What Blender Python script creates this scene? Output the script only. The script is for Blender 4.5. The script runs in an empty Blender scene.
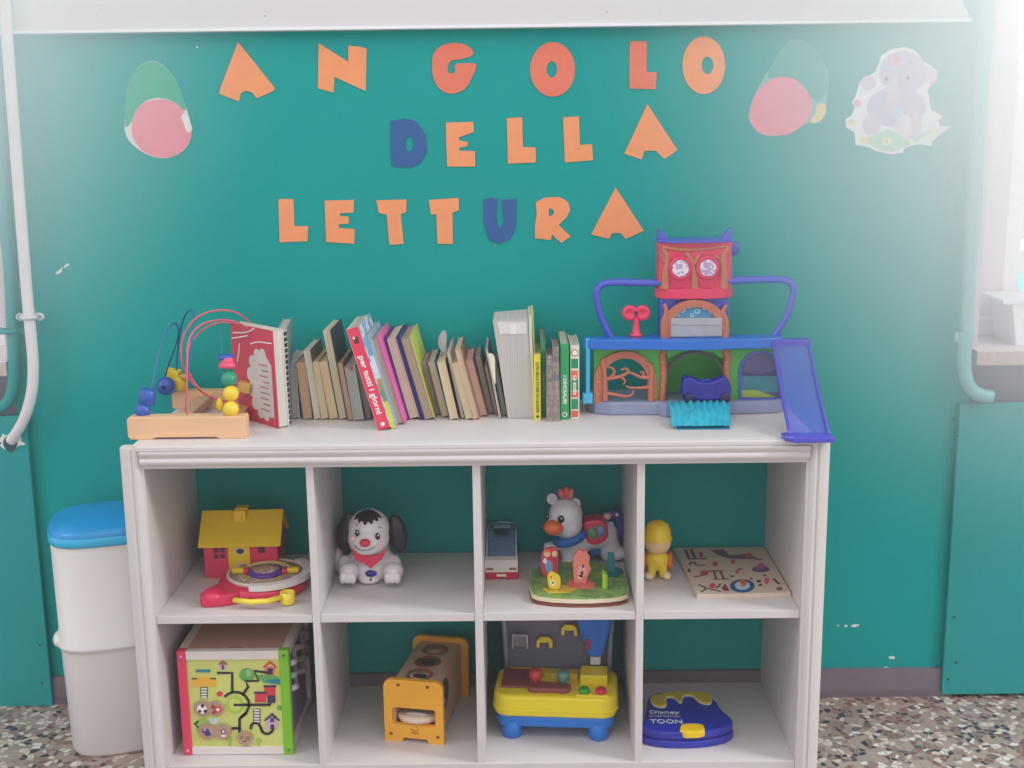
import bpy, bmesh, math, random
from math import sin, cos, pi, radians as R
from mathutils import Matrix, Vector
random.seed(7)
col = bpy.context.scene.collection
scene = bpy.context.scene

# ------------------------------------------------------------------ camera
F, CX, CY, CZ, PIT, YAW, ROL = 1228.67, .7826, -2.4620, 1.4039, .2050, -.0066, -.0122
cam_d = Vector((sin(YAW)*cos(PIT), cos(YAW)*cos(PIT), -sin(PIT)))
_r = Vector((cos(YAW), -sin(YAW), 0)); _u = _r.cross(cam_d)
cam_r = _r*cos(ROL)+_u*sin(ROL); cam_u = -_r*sin(ROL)+_u*cos(ROL)
cam_c = Vector((CX, CY, CZ))
cd = bpy.data.cameras.new('camera'); co = bpy.data.objects.new('camera', cd); col.objects.link(co)
m = Matrix((cam_r, cam_u, -cam_d)).transposed().to_4x4(); m.translation = cam_c
co.matrix_world = m; cd.sensor_width = 36; cd.lens = F/1024*36; cd.clip_start = .01
scene.camera = co

def ray(px, py): return cam_d+cam_r*((px-512)/F)+cam_u*((384-py)/F)
def ony(px, py, y):          # measured photo point -> point on the upright plane y
    v = ray(px, py); return cam_c+v*((y-CY)/v.y)
def onz(px, py, z):          # measured photo point -> point on the level plane z
    v = ray(px, py); return cam_c+v*((z-CZ)/v.z)
def mpp(y): return (y-CY)/F*1.02   # metres per photo pixel at depth y

T, M_, B_ = .772, .3926, .0449     # shelf surfaces: top, middle, bottom
WY = .40                            # wall plane

# ------------------------------------------------------------------ materials
_mats = {}
def lin(c):
    c = c/255
    return c/12.92 if c <= .04045 else ((c+.055)/1.055)**2.4
def mat(rgb, rough=.5, noise=.04, scale=30, spec=.5, trans=0, alpha=1, metal=0, bump=0, name=None):
    key = (rgb, rough, noise, scale, spec, trans, alpha, metal, bump)
    if key in _mats: return _mats[key]
    m = bpy.data.materials.new(name or 'paint_%d_%d_%d' % rgb); m.use_nodes = True
    nt = m.node_tree; bs = nt.nodes['Principled BSDF']
    c = [lin(v) for v in rgb]
    tc = nt.nodes.new('ShaderNodeTexCoord'); nz = nt.nodes.new('ShaderNodeTexNoise')
    nz.inputs['Scale'].default_value = scale; nz.inputs['Detail'].default_value = 4
    nt.links.new(tc.outputs['Object'], nz.inputs['Vector'])
    mx = nt.nodes.new('ShaderNodeMix'); mx.data_type = 'RGBA'
    mx.inputs[6].default_value = [max(0, v*(1-noise*2)) for v in c]+[1]
    mx.inputs[7].default_value = [min(1, v*(1+noise*2)) for v in c]+[1]
    nt.links.new(nz.outputs['Fac'], mx.inputs[0]); nt.links.new(mx.outputs[2], bs.inputs['Base Color'])
    bs.inputs['Roughness'].default_value = rough
    bs.inputs['Specular IOR Level'].default_value = spec
    bs.inputs['Transmission Weight'].default_value = trans
    bs.inputs['Alpha'].default_value = alpha; bs.inputs['Metallic'].default_value = metal
    if bump:
        bp = nt.nodes.new('ShaderNodeBump'); bp.inputs['Strength'].default_value = bump; bp.inputs['Distance'].default_value = .002
        nt.links.new(nz.outputs['Fac'], bp.inputs['Height']); nt.links.new(bp.outputs['Normal'], bs.inputs['Normal'])
    _mats[key] = m; return m

def wood(rgb, dark=.78, sx=6, sy=60, sz=60, rough=.5, name='wood'):
    key = ('wood', rgb, dark, sx, sy, sz)
    if key in _mats: return _mats[key]
    m = mat(rgb, rough, .0, 3.123+len(_mats)*.001, name=name); nt = m.node_tree; bs = nt.nodes['Principled BSDF']
    tc = nt.nodes.new('ShaderNodeTexCoord'); mp = nt.nodes.new('ShaderNodeMapping'); mp.inputs['Scale'].default_value = (sx, sy, sz)
    nz = nt.nodes.new('ShaderNodeTexNoise'); nz.inputs['Scale'].default_value = 1; nz.inputs['Detail'].default_value = 5
    mx = nt.nodes.new('ShaderNodeMix'); mx.data_type = 'RGBA'
    c = [lin(v) for v in rgb]
    mx.inputs[6].default_value = [v*dark for v in c]+[1]; mx.inputs[7].default_value = [min(1, v*1.1) for v in c]+[1]
    nt.links.new(tc.outputs['Object'], mp.inputs[0]); nt.links.new(mp.outputs[0], nz.inputs['Vector'])
    nt.links.new(nz.outputs['Fac'], mx.inputs[0]); nt.links.new(mx.outputs[2], bs.inputs['Base Color'])
    _mats[key] = m; return m

def pages(rgb):       # paper block: fine lines along the thickness
    key = ('pages', rgb)
    if key in _mats: return _mats[key]
    m = mat(rgb, .9, .0, 4.5+len(_mats)*.001, spec=.1, name='paper_edges'); nt = m.node_tree; bs = nt.nodes['Principled BSDF']
    tc = nt.nodes.new('ShaderNodeTexCoord'); mp = nt.nodes.new('ShaderNodeMapping'); mp.inputs['Scale'].default_value = (900, 6, 3)
    nz = nt.nodes.new('ShaderNodeTexNoise'); nz.inputs['Scale'].default_value = 1; nz.inputs['Detail'].default_value = 2
    mx = nt.nodes.new('ShaderNodeMix'); mx.data_type = 'RGBA'
    c = [lin(v) for v in rgb]
    mx.inputs[6].default_value = [v*.62 for v in c]+[1]; mx.inputs[7].default_value = [min(1, v*1.18) for v in c]+[1]
    nt.links.new(tc.outputs['Object'], mp.inputs[0]); nt.links.new(mp.outputs[0], nz.inputs['Vector'])
    nt.links.new(nz.outputs['Fac'], mx.inputs[0]); nt.links.new(mx.outputs[2], bs.inputs['Base Color'])
    _mats[key] = m; return m

def blotch(cols, scale=40, rough=.5, spec=.3):     # printed picture: voronoi patches of the given colours
    key = ('blotch', tuple(cols), scale)
    if key in _mats: return _mats[key]
    m = bpy.data.materials.new('printed_picture'); m.use_nodes = True; nt = m.node_tree; bs = nt.nodes['Principled BSDF']
    tc = nt.nodes.new('ShaderNodeTexCoord'); nz = nt.nodes.new('ShaderNodeTexNoise'); nz.inputs['Scale'].default_value = scale
    nz.inputs['Detail'].default_value = 3
    rp = nt.nodes.new('ShaderNodeValToRGB'); rp.color_ramp.interpolation = 'CONSTANT'
    n = len(cols)
    while len(rp.color_ramp.elements) < n: rp.color_ramp.elements.new(.5)
    for i, c in enumerate(cols):
        e = rp.color_ramp.elements[i]; e.position = 0 if i == 0 else .34+.32*(i-1)/max(1, n-2) if n > 2 else .5
        e.color = [lin(v) for v in c]+[1]
    nt.links.new(tc.outputs['Object'], nz.inputs['Vector']); nt.links.new(nz.outputs['Fac'], rp.inputs[0])
    nt.links.new(rp.outputs[0], bs.inputs['Base Color']); bs.inputs['Roughness'].default_value = rough
    bs.inputs['Specular IOR Level'].default_value = spec
    _mats[key] = m; return m

# ------------------------------------------------------------------ mesh builder
class MB:
    def __init__(s): s.v = []; s.f = []; s.m = []; s.sm = []; s.mats = []
    def add(s, verts, faces, mt, X=None, smooth=False):
        o = len(s.v)
        if mt not in s.mats: s.mats.append(mt)
        k = s.mats.index(mt)
        for v in verts:
            v = Vector(v); s.v.append(X @ v if X is not None else v)
        for f in faces: s.f.append([o+i for i in f]); s.m.append(k); s.sm.append(smooth)
        return s
    def bm(s, b, mt, X=None, smooth=False):
        b.verts.index_update(); r = s.add([v.co.copy() for v in b.verts], [[v.index for v in f.verts] for f in b.faces], mt, X, smooth)
        b.free(); return r
    def box(s, x0, x1, y0, y1, z0, z1, mt, bev=0, X=None, seg=2):
        b = bmesh.new(); bmesh.ops.create_cube(b, size=1)
        for v in b.verts: v.co = Vector((x0+(v.co.x+.5)*(x1-x0), y0+(v.co.y+.5)*(y1-y0), z0+(v.co.z+.5)*(z1-z0)))
        if bev: bmesh.ops.bevel(b, geom=list(b.edges), offset=bev, segments=seg, profile=.5, affect='EDGES')
        return s.bm(b, mt, X, False)
    def prism(s, poly, h0, h1, mt, X=None, bev=0, smooth=False):
        # poly in local xy, extruded local z h0..h1
        b = bmesh.new(); vs = [b.verts.new((p[0], p[1], h0)) for p in poly]; f = b.faces.new(vs)
        r = bmesh.ops.extrude_face_region(b, geom=[f]); tv = [g for g in r['geom'] if isinstance(g, bmesh.types.BMVert)]
        for v in tv: v.co.z = h1
        bmesh.ops.recalc_face_normals(b, faces=list(b.faces))
        if bev:
            caps = [f for f in b.faces if len(f.verts) == len(poly) and abs(f.normal.z) > .9]
            es = set(e for f in caps for e in f.edges)
            try: bmesh.ops.bevel(b, geom=list(es), offset=bev, segments=2, profile=.5, affect='EDGES')
            except Exception: pass
        return s.bm(b, mt, X, smooth)
    def cyl(s, p0, p1, r0, mt, r1=None, n=20, smooth=True):
        p0 = Vector(p0); p1 = Vector(p1); r1 = r0 if r1 is None else r1
        return s.lathe([(0, 0), (r0, 0), (r1, (p1-p0).length), (0, (p1-p0).length)], mt, X=Matrix.Translation(p0) @ (p1-p0).to_track_quat('Z', 'Y').to_matrix().to_4x4(), n=n, smooth=False)
    def lathe(s, prof, mt, X=None, n=24, smooth=True, sq=0, rx=1, ry=1):
        vs = []; fs = []; k = len(prof)
        for i in range(n):
            a = 2*pi*i/n; ca, sa = cos(a), sin(a)
            if sq:  # rounded square section
                e = 2/sq; ca = math.copysign(abs(ca)**e, ca); sa = math.copysign(abs(sa)**e, sa)
            for r, z in prof: vs.append((r*ca*rx, r*sa*ry, z))
        for i in range(n):
            j = (i+1) % n
            for q in range(k-1):
                a, b, c, d = i*k+q, j*k+q, j*k+q+1, i*k+q+1
                if prof[q][0] == 0 and prof[q+1][0] == 0: continue
                if prof[q][0] == 0: fs.append([a, c, d])
                elif prof[q+1][0] == 0: fs.append([a, b, d])
                else: fs.append([a, b, c, d])
        b = bmesh.new(); bv = [b.verts.new(v) for v in vs]
        for f in fs: b.faces.new([bv[i] for i in f])
        bmesh.ops.remove_doubles(b, verts=list(b.verts), dist=1e-6); bmesh.ops.recalc_face_normals(b, faces=list(b.faces))
        return s.bm(b, mt, X, smooth)
    def ball(s, c, r, mt, X=None, rot=None, n=20):
        if not hasattr(r, '__len__'): r = (r, r, r)
        b = bmesh.new(); bmesh.ops.create_uvsphere(b, u_segments=n, v_segments=max(8, n*2//3), radius=1)
        Y = Matrix.Translation(c) @ (rot if rot is not None else Matrix()) @ Matrix.Diagonal((*r, 1))
        return s.bm(b, mt, (X @ Y) if X is not None else Y, True)
    def tube(s, pts, r, mt, n=10, closed=False, X=None, flat=1):
        pts = [Vector(p) for p in pts]; N = len(pts); vs = []; fs = []
        rr = r if hasattr(r, '__len__') else [r]*N
        up = None
        for i, p in enumerate(pts):
            t = (pts[(i+1) % N]-pts[i-1]) if closed else (pts[min(i+1, N-1)]-pts[max(i-1, 0)])
            t.normalize()
            if up is None: up = t.orthogonal().normalized()
            else: up = (up-t*up.dot(t)).normalized()
            w = t.cross(up)
            for k in range(n): a = 2*pi*k/n; vs.append(p+up*(cos(a)*rr[i])+w*(sin(a)*rr[i]*flat))
        for i in range(N if closed else N-1):
            j = (i+1) % N
            for k in range(n): q = (k+1) % n; fs.append([i*n+k, i*n+q, j*n+q, j*n+k])
        if not closed: fs.append(list(range(n))[::-1]); fs.append([(N-1)*n+k for k in range(n)])
        return s.add(vs, fs, mt, X, True)
    def curve(s, loops, depth, mt, X=None):     # filled outline with holes, local xy, thickness along z 0..depth
        cu = bpy.data.curves.new('c', 'CURVE'); cu.dimensions = '2D'; cu.fill_mode = 'BOTH'; cu.extrude = depth/2
        for lp in loops:
            sp = cu.splines.new('POLY'); sp.points.add(len(lp)-1); sp.use_cyclic_u = True
            for q, p in zip(sp.points, lp): q.co = (p[0], p[1], 0, 1)
        return s._fromdata(cu, mt, X, depth/2)
    def text(s, txt, size, mt, X=None, depth=.0006, bold=.0, sx=1):
        cu = bpy.data.curves.new('t', 'FONT'); cu.body = txt; cu.size = size; cu.extrude = depth/2; cu.align_x = 'CENTER'; cu.align_y = 'CENTER'
        cu.offset = bold
        Y = Matrix.Diagonal((sx, 1, 1, 1))
        return s._fromdata(cu, mt, (X @ Y) if X is not None else Y, depth/2)
    def _fromdata(s, cu, mt, X, off):
        o = bpy.data.objects.new('t', cu); col.objects.link(o)
        dg = bpy.context.evaluated_depsgraph_get(); me = bpy.data.meshes.new_from_object(o.evaluated_get(dg))
        vs = [v.co+Vector((0, 0, off)) for v in me.vertices]; fs = [list(p.vertices) for p in me.polygons]
        bpy.data.objects.remove(o); bpy.data.curves.remove(cu); bpy.data.meshes.remove(me)
        return s.add(vs, fs, mt, X)
    def build(s, name, parent=None, local=False, auto=True):
        me = bpy.data.meshes.new(name)
        off = Vector((0, 0, 0))
        if parent is not None and not local:
            p = parent
            while p is not None: off += p.location; p = p.parent
        if parent is None and not local and s.v:      # own origin at the base centre
            xs = [v.x for v in s.v]; ys = [v.y for v in s.v]; zs = [v.z for v in s.v]
            off = Vector(((min(xs)+max(xs))/2, (min(ys)+max(ys))/2, min(zs)))
        me.from_pydata([v-off for v in s.v], [], s.f)
        for mt in s.mats: me.materials.append(mt)
        for p, k, sm in zip(me.polygons, s.m, s.sm): p.material_index = k; p.use_smooth = sm
        me.update()
        o = bpy.data.objects.new(name, me); col.objects.link(o)
        if parent is not None: o.parent = parent
        elif not local: o.location = off
        return o

def tag(o, label=None, cat=None, group=None, kind=None):
    if label: o['label'] = label
    if cat: o['category'] = cat
    if group: o['group'] = group
    if kind: o['kind'] = kind
    return o
def thing(name, label, cat, loc=(0, 0, 0), rz=0, group=None):
    o = bpy.data.objects.new(name, None); col.objects.link(o); o.location = loc; o.rotation_euler = (0, 0, rz); o.empty_display_size = .02
    return tag(o, label, cat, group)
def copy_tree(o, parent=None):
    c = o.copy(); col.objects.link(c); c.parent = parent
    for ch in o.children: copy_tree(ch, c)
    return c
def fuse(fn, voxel=.004, smooth=6):     # one continuous skin over overlapping solids
    b = MB(); mt = mat((200, 200, 200)); fn(b, mt); o = b.build('tmp', None, True)
    md = o.modifiers.new('r', 'REMESH'); md.mode = 'VOXEL'; md.voxel_size = voxel
    sm = o.modifiers.new('s', 'SMOOTH'); sm.iterations = smooth; sm.factor = .5
    dg = bpy.context.evaluated_depsgraph_get(); me = bpy.data.meshes.new_from_object(o.evaluated_get(dg))
    vs = [v.co.copy() for v in me.vertices]; fs = [list(p.vertices) for p in me.polygons]
    bpy.data.objects.remove(o); bpy.data.meshes.remove(me); return vs, fs

# frames: FR(y) maps local (x, y, z) -> world (x, y0 - z, y): a picture plane facing the room
def FR(y0): return Matrix(((1, 0, 0, 0), (0, 0, -1, y0), (0, 1, 0, 0), (0, 0, 0, 1)))
def UP(z0): return Matrix.Translation((0, 0, z0))
def fy(pts, y): return [(p.x, p.z) for p in (ony(a, b, y) for a, b in pts)]
def fz(pts, z): return [(p.x, p.y) for p in (onz(a, b, z) for a, b in pts)]
def ell(cx, cy, rx, ry, n=28, a0=0, a1=2*pi, rot=0):
    full = abs(a1-a0) >= 2*pi-.001; k = n if full else n+1; r = []
    for i in range(k):
        a = a0+(a1-a0)*i/n; x, y = rx*cos(a), ry*sin(a); r.append((cx+x*cos(rot)-y*sin(rot), cy+x*sin(rot)+y*cos(rot)))
    return r
def rrect(x0, x1, y0, y1, r, n=5):
    p = []
    for cx, cy, a in ((x1-r, y1-r, 0), (x0+r, y1-r, 90), (x0+r, y0+r, 180), (x1-r, y0+r, 270)):
        for i in range(n+1): t = R(a+90*i/n); p.append((cx+r*cos(t), cy+r*sin(t)))
    return p
def smoothp(pts, it=2, closed=True):
    for _ in range(it):
        q = []; n = len(pts)
        if not closed: q.append(pts[0])
        for i in range(n if closed else n-1):
            a = pts[i]; b = pts[(i+1) % n]
            q.append(tuple(a[k]*.75+b[k]*.25 for k in range(len(a)))); q.append(tuple(a[k]*.25+b[k]*.75 for k in range(len(a))))
        if not closed: q.append(pts[-1])
        pts = q
    return pts
def stroke(pts, w):       # flat ribbon outline along an open polyline
    L = []; Rr = []; n = len(pts)
    for i, p in enumerate(pts):
        a = pts[max(0, i-1)]; b = pts[min(n-1, i+1)]; dx, dy = b[0]-a[0], b[1]-a[1]; l = math.hypot(dx, dy) or 1
        nx, ny = -dy/l*w/2, dx/l*w/2; L.append((p[0]+nx, p[1]+ny)); Rr.append((p[0]-nx, p[1]-ny))
    return L+Rr[::-1]
def ribbon(b, pts, w, h, mt, X):    # quads, safe for curls
    n = len(pts); o = stroke(pts, w); L = o[:n]; Q = o[n:][::-1]
    vs = [(x, y, h) for x, y in L]+[(x, y, h) for x, y in Q]+[(x, y, 0) for x, y in L]+[(x, y, 0) for x, y in Q]
    fs = []
    for i in range(n-1):
        fs += [[i, n+i, n+i+1, i+1], [2*n+i, i, i+1, 2*n+i+1], [n+i, 3*n+i, 3*n+i+1, n+i+1]]
    fs += [[0, 2*n, 3*n, n], [n-1, 2*n-1, 4*n-1, 3*n-1]]
    b.add(vs, fs, mt, X)

# ================================================================== SETTING
def wall_material():
    m = mat((0, 150, 145), .6, .05, 2.2, spec=.25, name='teal_wall_paint'); nt = m.node_tree; bs = nt.nodes['Principled BSDF']
    tc = nt.nodes.new('ShaderNodeTexCoord'); nz = nt.nodes.new('ShaderNodeTexNoise'); nz.inputs['Scale'].default_value = 160
    bp = nt.nodes.new('ShaderNodeBump'); bp.inputs['Strength'].default_value = .08; bp.inputs['Distance'].default_value = .002
    nt.links.new(tc.outputs['Object'], nz.inputs['Vector']); nt.links.new(nz.outputs['Fac'], bp.inputs['Height']); nt.links.new(bp.outputs['Normal'], bs.inputs['Normal'])
    return m
TEAL = wall_material()
TEAL2 = mat((34, 146, 144), .55, .05, 4, spec=.3, name='teal_panel_paint')
WHITE = mat((208, 200, 199), .45, .02, 8, name='white_lacquer')
PIPEW = mat((222, 218, 216), .4, .03, 20)
CHIP = mat((225, 225, 220), .9, .06, 60)

def terrazzo():
    m = bpy.data.materials.new('terrazzo'); m.use_nodes = True; nt = m.node_tree; bs = nt.nodes['Principled BSDF']; L = nt.links.new
    tc = nt.nodes.new('ShaderNodeTexCoord'); N = nt.nodes.new
    nz = N('ShaderNodeTexNoise'); nz.inputs['Scale'].default_value = 28; nz.inputs['Detail'].default_value = 1
    ad = N('ShaderNodeMix'); ad.data_type = 'RGBA'; ad.blend_type = 'LINEAR_LIGHT'; ad.inputs[0].default_value = .012
    L(tc.outputs['Object'], nz.inputs['Vector']); L(tc.outputs['Object'], ad.inputs[6]); L(nz.outputs['Color'], ad.inputs[7])
    v1 = N('ShaderNodeTexVoronoi'); v1.inputs['Scale'].default_value = 66; v1.voronoi_dimensions = '2D'
    v2 = N('ShaderNodeTexVoronoi'); v2.inputs['Scale'].default_value = 66; v2.voronoi_dimensions = '2D'; v2.feature = 'DISTANCE_TO_EDGE'
    L(ad.outputs[2], v1.inputs['Vector']); L(ad.outputs[2], v2.inputs['Vector'])
    sp = N('ShaderNodeSeparateColor'); L(v1.outputs['Color'], sp.inputs[0])
    rp = N('ShaderNodeValToRGB'); rp.color_ramp.interpolation = 'CONSTANT'
    cs = [(0, (60, 54, 62)), (.11, (166, 142, 132)), (.32, (136, 108, 102)), (.46, (200, 184, 172)), (.60, (150, 134, 124)), (.76, (122, 84, 78)), (.87, (212, 204, 198)), (.95, (92, 86, 90))]
    while len(rp.color_ramp.elements) < len(cs): rp.color_ramp.elements.new(.5)
    for e, (p, c) in zip(rp.color_ramp.elements, cs): e.position = p; e.color = [lin(x) for x in c]+[1]
    L(sp.outputs[0], rp.inputs[0])
    lt = N('ShaderNodeMapRange'); lt.inputs[1].default_value = .03; lt.inputs[2].default_value = .14; L(v2.outputs['Distance'], lt.inputs[0])
    mx = N('ShaderNodeMix'); mx.data_type = 'RGBA'; mx.inputs[6].default_value = [lin(v) for v in (150, 132, 124)]+[1]
    L(lt.outputs[0], mx.inputs[0]); L(rp.outputs[0], mx.inputs[7]); L(mx.outputs[2], bs.inputs['Base Color'])
    bs.inputs['Roughness'].default_value = .3
    return m

def struct(mb, name, parent=None):
    o = mb.build(name, parent)
    if parent is None: tag(o, kind='structure')
    return o
struct(MB().box(-2.5, 4, -4.5, .75, -.08, .004, terrazzo()), 'floor')
XL, XR = ony(6, 300, WY).x, ony(975, 300, WY).x
JW = ony(1003, 300, WY+.2).x-XR
SILL = ony(1003, 350, .37).z
wb = struct(MB().box(XL, XR, WY, WY+.3, 0, 3.2, TEAL), 'wall_back')
# wall below the windows
APR = mat((176, 164, 178), .7, .05, 10, name='grey_apron')
REV = mat((214, 200, 205), .6, .02, 6, name='white_reveal')
struct(MB().box(XR, 4, WY+.12, WY+.3, 0, SILL-.03, APR), 'wall_right')
struct(MB().box(-2.5, XL, WY+.12, WY+.3, 0, SILL-.03, APR), 'wall_left')
struct(MB().box(XR, 4, WY, WY+.3, 2.35, 3.2, TEAL), 'wall_right_upper')
struct(MB().box(-2.5, XL, WY, WY+.3, 2.35, 3.2, TEAL), 'wall_left_upper')
# paint chips knocked out of the wall
ch = MB()
for cx, cy, rx, ry, rt in ((59, 272, 4, 1.6, .6), (67, 265.5, 3.4, 1.3, .5), (197, 47, 1.2, .8, 0), (855, 625.5, 4.5, 1.6, .1), (846, 626, 1.8, 1.3, .2), (838, 625.5, 1, .8, 0), (892, 657.5, 3.6, 1.6, -.1), (886, 667.5, 3, .9, 0), (62, 268, 1, .7, 0)):
    c = ony(cx, cy, WY); s = mpp(WY); random.seed(int(cx))
    p = [(c.x+(rx*cos(a)*cos(rt)-ry*sin(a)*sin(rt))*s*k, c.z+(rx*cos(a)*sin(rt)+ry*sin(a)*cos(rt))*s*k) for a, k in ((2*pi*i/12, random.uniform(.75, 1.15)) for i in range(12))]
    ch.prism(p, 0, .0008, CHIP, FR(WY))
ch.build('paint_chip', wb)
# baseboard
bh = ony(900, 669, WY-.01).z
struct(MB().box(XL, XR, WY-.012, WY, 0, bh, mat((120, 108, 118), .45, .05, 30)).box(XL, XR, WY-.016, WY, 0, bh*.25, mat((112, 98, 108), .4, .05, 30)), 'baseboard_back')
# white trunking along the top
tb = ony(500, 26.5, WY-.03).z
xr = ony(972, 22, WY-.03).x; xl = ony(6, 31, WY-.03).x-.02
tr = MB().prism([(xl, tb), (xr, tb), (xr-.02, tb+.035), (xr-.035, tb+.076), (xl, tb+.076)], 0, .03, mat((212, 208, 210), .5, .02, 5), FR(WY), bev=.002)
tr.box(xl, xr, WY-.036, WY, tb-.003, tb+.004, mat((235, 235, 238), .4, .01, 5), .001)
for px in (97, 265, 607, 797): c = ony(px, 16 if px < 600 else 12, WY-.03); tr.cyl((c.x, WY-.029, c.z), (c.x, WY-.031, c.z), .0015, mat((120, 115, 120)))
struct(tr, 'trim_1')

# windows (niche on either side)
def window(name, side):
    o = bpy.data.objects.new(name, None); col.objects.link(o); tag(o, kind='structure')
    s = 1 if side == 'r' else -1; X0 = XR if s > 0 else XL; o.location = (X0, WY, SILL)
    def bx(mb, a, b, *r, **k): x0, x1 = X0+s*a, X0+s*b; mb.box(min(x0, x1), max(x0, x1), *r, **k)
    b = MB(); bx(b, 0, .012, WY+.0, WY+.3, SILL-.03, 2.35, REV); bx(b, .012, JW, WY+.2, WY+.3, SILL, 2.35, REV, bev=.004)
    b.build('reveal', o)
    fr = MB(); wf = mat((235, 232, 235), .4, .01, 5)
    bx(fr, JW, JW+.045, WY+.22, WY+.27, SILL+.045, 2.35, wf, bev=.004); bx(fr, .02, 2.0, WY+.17, WY+.27, SILL+.0, SILL+.045, wf, bev=.004)
    bx(fr, .04, 2.0, WY+.22, WY+.27, 2.29, 2.35, wf, bev=.004); bx(fr, 1.0, 1.06, WY+.22, WY+.27, SILL+.045, 2.3, wf, bev=.004)
    fr.build('window_frame', o)
    g = MB(); bx(g, JW+.045, 1.0, WY+.243, WY+.247, SILL+.055, 2.29, mat((240, 248, 250), .02, 0, 1, trans=1, name='window_glass')); g.build('glass_pane', o)
    sl = MB(); st = mat((226, 216, 216), .4, .05, 40); ed = mat((188, 168, 160), .8, .15, 90)
    bx(sl, 0, 2.0, WY-.03, WY+.3, SILL-.003, SILL, st); bx(sl, 0, 2.0, WY-.035, WY+.3, SILL-.036, SILL-.003, ed, bev=.002)
    sl.build('window_sill', o)
    return o
w1 = window('window_1', 'r'); w2 = window('window_2', 'l')
# railing outside the right window
struct(MB().box(-2.5, 4, .75, 2.4, -.08, .0, mat((170, 170, 172), .9, .1, 12)), 'floor_outside')
rl = MB(); RC = mat((120, 205, 210), .5)
for k in range(7): rl.box(2.0+k*.12, 2.012+k*.12, 1.55, 1.57, .0, 1.0, mat((225, 235, 238), .5))
rl.box(1.9, 3.4, 1.54, 1.58, 1.0, 1.03, mat((225, 235, 238), .5)); rl.box(1.9, 3.4, 1.54, 1.58, .80, .82, mat((225, 235, 238), .5))
tag(rl.build('balcony_railing'), 'pale railing outside the right window behind the white planter box', 'railing')
sh = MB(); p = ony(1012, 280, 1.8)
sh.box(p.x-.02, p.x+.35, 1.8, 1.84, .0, p.z+.02, RC); tag(sh.build('garden_screen'), 'turquoise screen outdoors seen through the right window above the railing', 'screen')

# wall panels covering the radiators
def panel(name, x0, x1, z1, label, dots):
    b = MB(); b.box(x0, x1, WY-.022, WY-.006, .004 if x1 < 0 else .012, z1, TEAL2, .002)
    for px, py in dots:
        c = ony(px, py, WY-.022); b.cyl((c.x, WY-.0215, c.z), (c.x, WY-.0235, c.z), .0028, mat((20, 70, 75)), n=10)
    return tag(b.build(name), label, 'panel')
pr0 = ony(960, 404, WY-.022); pl0 = ony(31, 440, WY-.022)
panel('wall_panel', pr0.x, 3.0, pr0.z, 'teal board screwed to the wall under the right window', [(954, 617), (956, 662.5), (948, 679), (953, 419), (958, 436)])
panel('wall_panel', -2.2, pl0.x-.008, ony(5, 416, WY-.022).z, 'teal board on the wall behind the white waste bin, left of the shelf', [(40, 645), (42, 683)])

# white planter box on the right sill
pb = MB(); wht = mat((232, 236, 240), .35, .01, 8)
x0 = ony(1001, 297, WY+.06).x
SB = SILL+.0
b = MB(); prof = [(x0+.0, SB+.105), (x0+.012, SB+.1), (x0+.028, SB), (x0+.6, SB), (x0+.6, SB+.105)]
b.prism(prof, -.16, -.02, wht, FR(WY), bev=.003); b.box(x0-.012, x0+.6, WY+.015, WY+.165, SB+.1, SB+.112, wht, .003)
tag(b.build('planter_box'), 'white plastic box standing on the sill of the right window', 'box')

# ---------------------------------------------------------------- pipes
def wp(px, py, y): v = ony(px, py, y); return (v.x, v.y, v.z)
PL = [(3, -20), (5, 10), (12, 100), (19.5, 200), (27.5, 300), (31.5, 340), (33.5, 365), (33, 385), (30, 402), (24, 420), (17, 432), (11, 441)]
ys = [.355]*9+[.36, .368, .378]
pts = smoothp([wp(a, b_, y) for (a, b_), y in zip(PL, ys)], 2, False)
wp_ = thing('water_pipe', 'white painted pipe bending into the wall at the left edge', 'pipe', pts[-1])
MB().tube(pts, .0128, PIPEW, n=16).build('pipe', wp_)
hb = MB(); hc = ony(12, 441, WY-.022); random.seed(3)
pp = [(hc.x+cos(2*pi*i/22)*mpp(.4)*random.uniform(7, 16), hc.z+sin(2*pi*i/22)*mpp(.4)*random.uniform(5, 11)) for i in range(22)]
hb.prism(pp, 0, .002, CHIP, FR(WY-.022)); hb.prism(ell(hc.x-.004, hc.z-.006, .017, .020, 14), 0, .0026, mat((60, 80, 95), .9), FR(WY-.022)); hb.build('plaster_patch', wp_)
def clamp(px, py, y, w, mt, parent, r, screws=True):
    c = ony(px, py, y); b = MB(); b.tube([(c.x+cos(a)*(r+.003), c.y+sin(a)*(r+.003), c.z) for a in [2*pi*i/20 for i in range(20)]], .006, mt, n=8, closed=True, flat=1)
    for s in (-1, 1):
        X = FR(c.y+.004) @ Matrix.Translation((c.x+s*w, c.z, 0)); b.prism(ell(0, 0, .011, .009, 16), -.003, .003, mt, X, bev=.001)
        b.box(c.x+s*(r), c.x+s*w, c.y-.001, c.y+.006, c.z-.006, c.z+.006, mt) if s > 0 else b.box(c.x-w, c.x-r, c.y-.001, c.y+.006, c.z-.006, c.z+.006, mt)
        if screws: b.cyl((c.x+s*w, c.y, c.z), (c.x+s*w, c.y-.004, c.z), .0055, mat((150, 155, 160), .3, metal=.8), n=12)
    b.cyl((c.x, c.y+.0, c.z), (c.x, WY, c.z), .005, mt); b.build('clamp', parent)
clamp(29.5, 317, .355, .022, mat((205, 208, 210), .35, .15, 80, metal=.2), wp_, .0128)
tp = thing('heating_pipe', 'teal painted pipe in front of the left window, behind the white pipe', 'pipe', wp(-5, 408, .375))
q = smoothp([wp(a, b_, .378) for a, b_ in ((-4, -20), (1, 100), (6, 200), (11, 300), (13.5, 350), (14, 380), (11, 398), (3, 407), (-10, 409))], 2, False)
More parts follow.
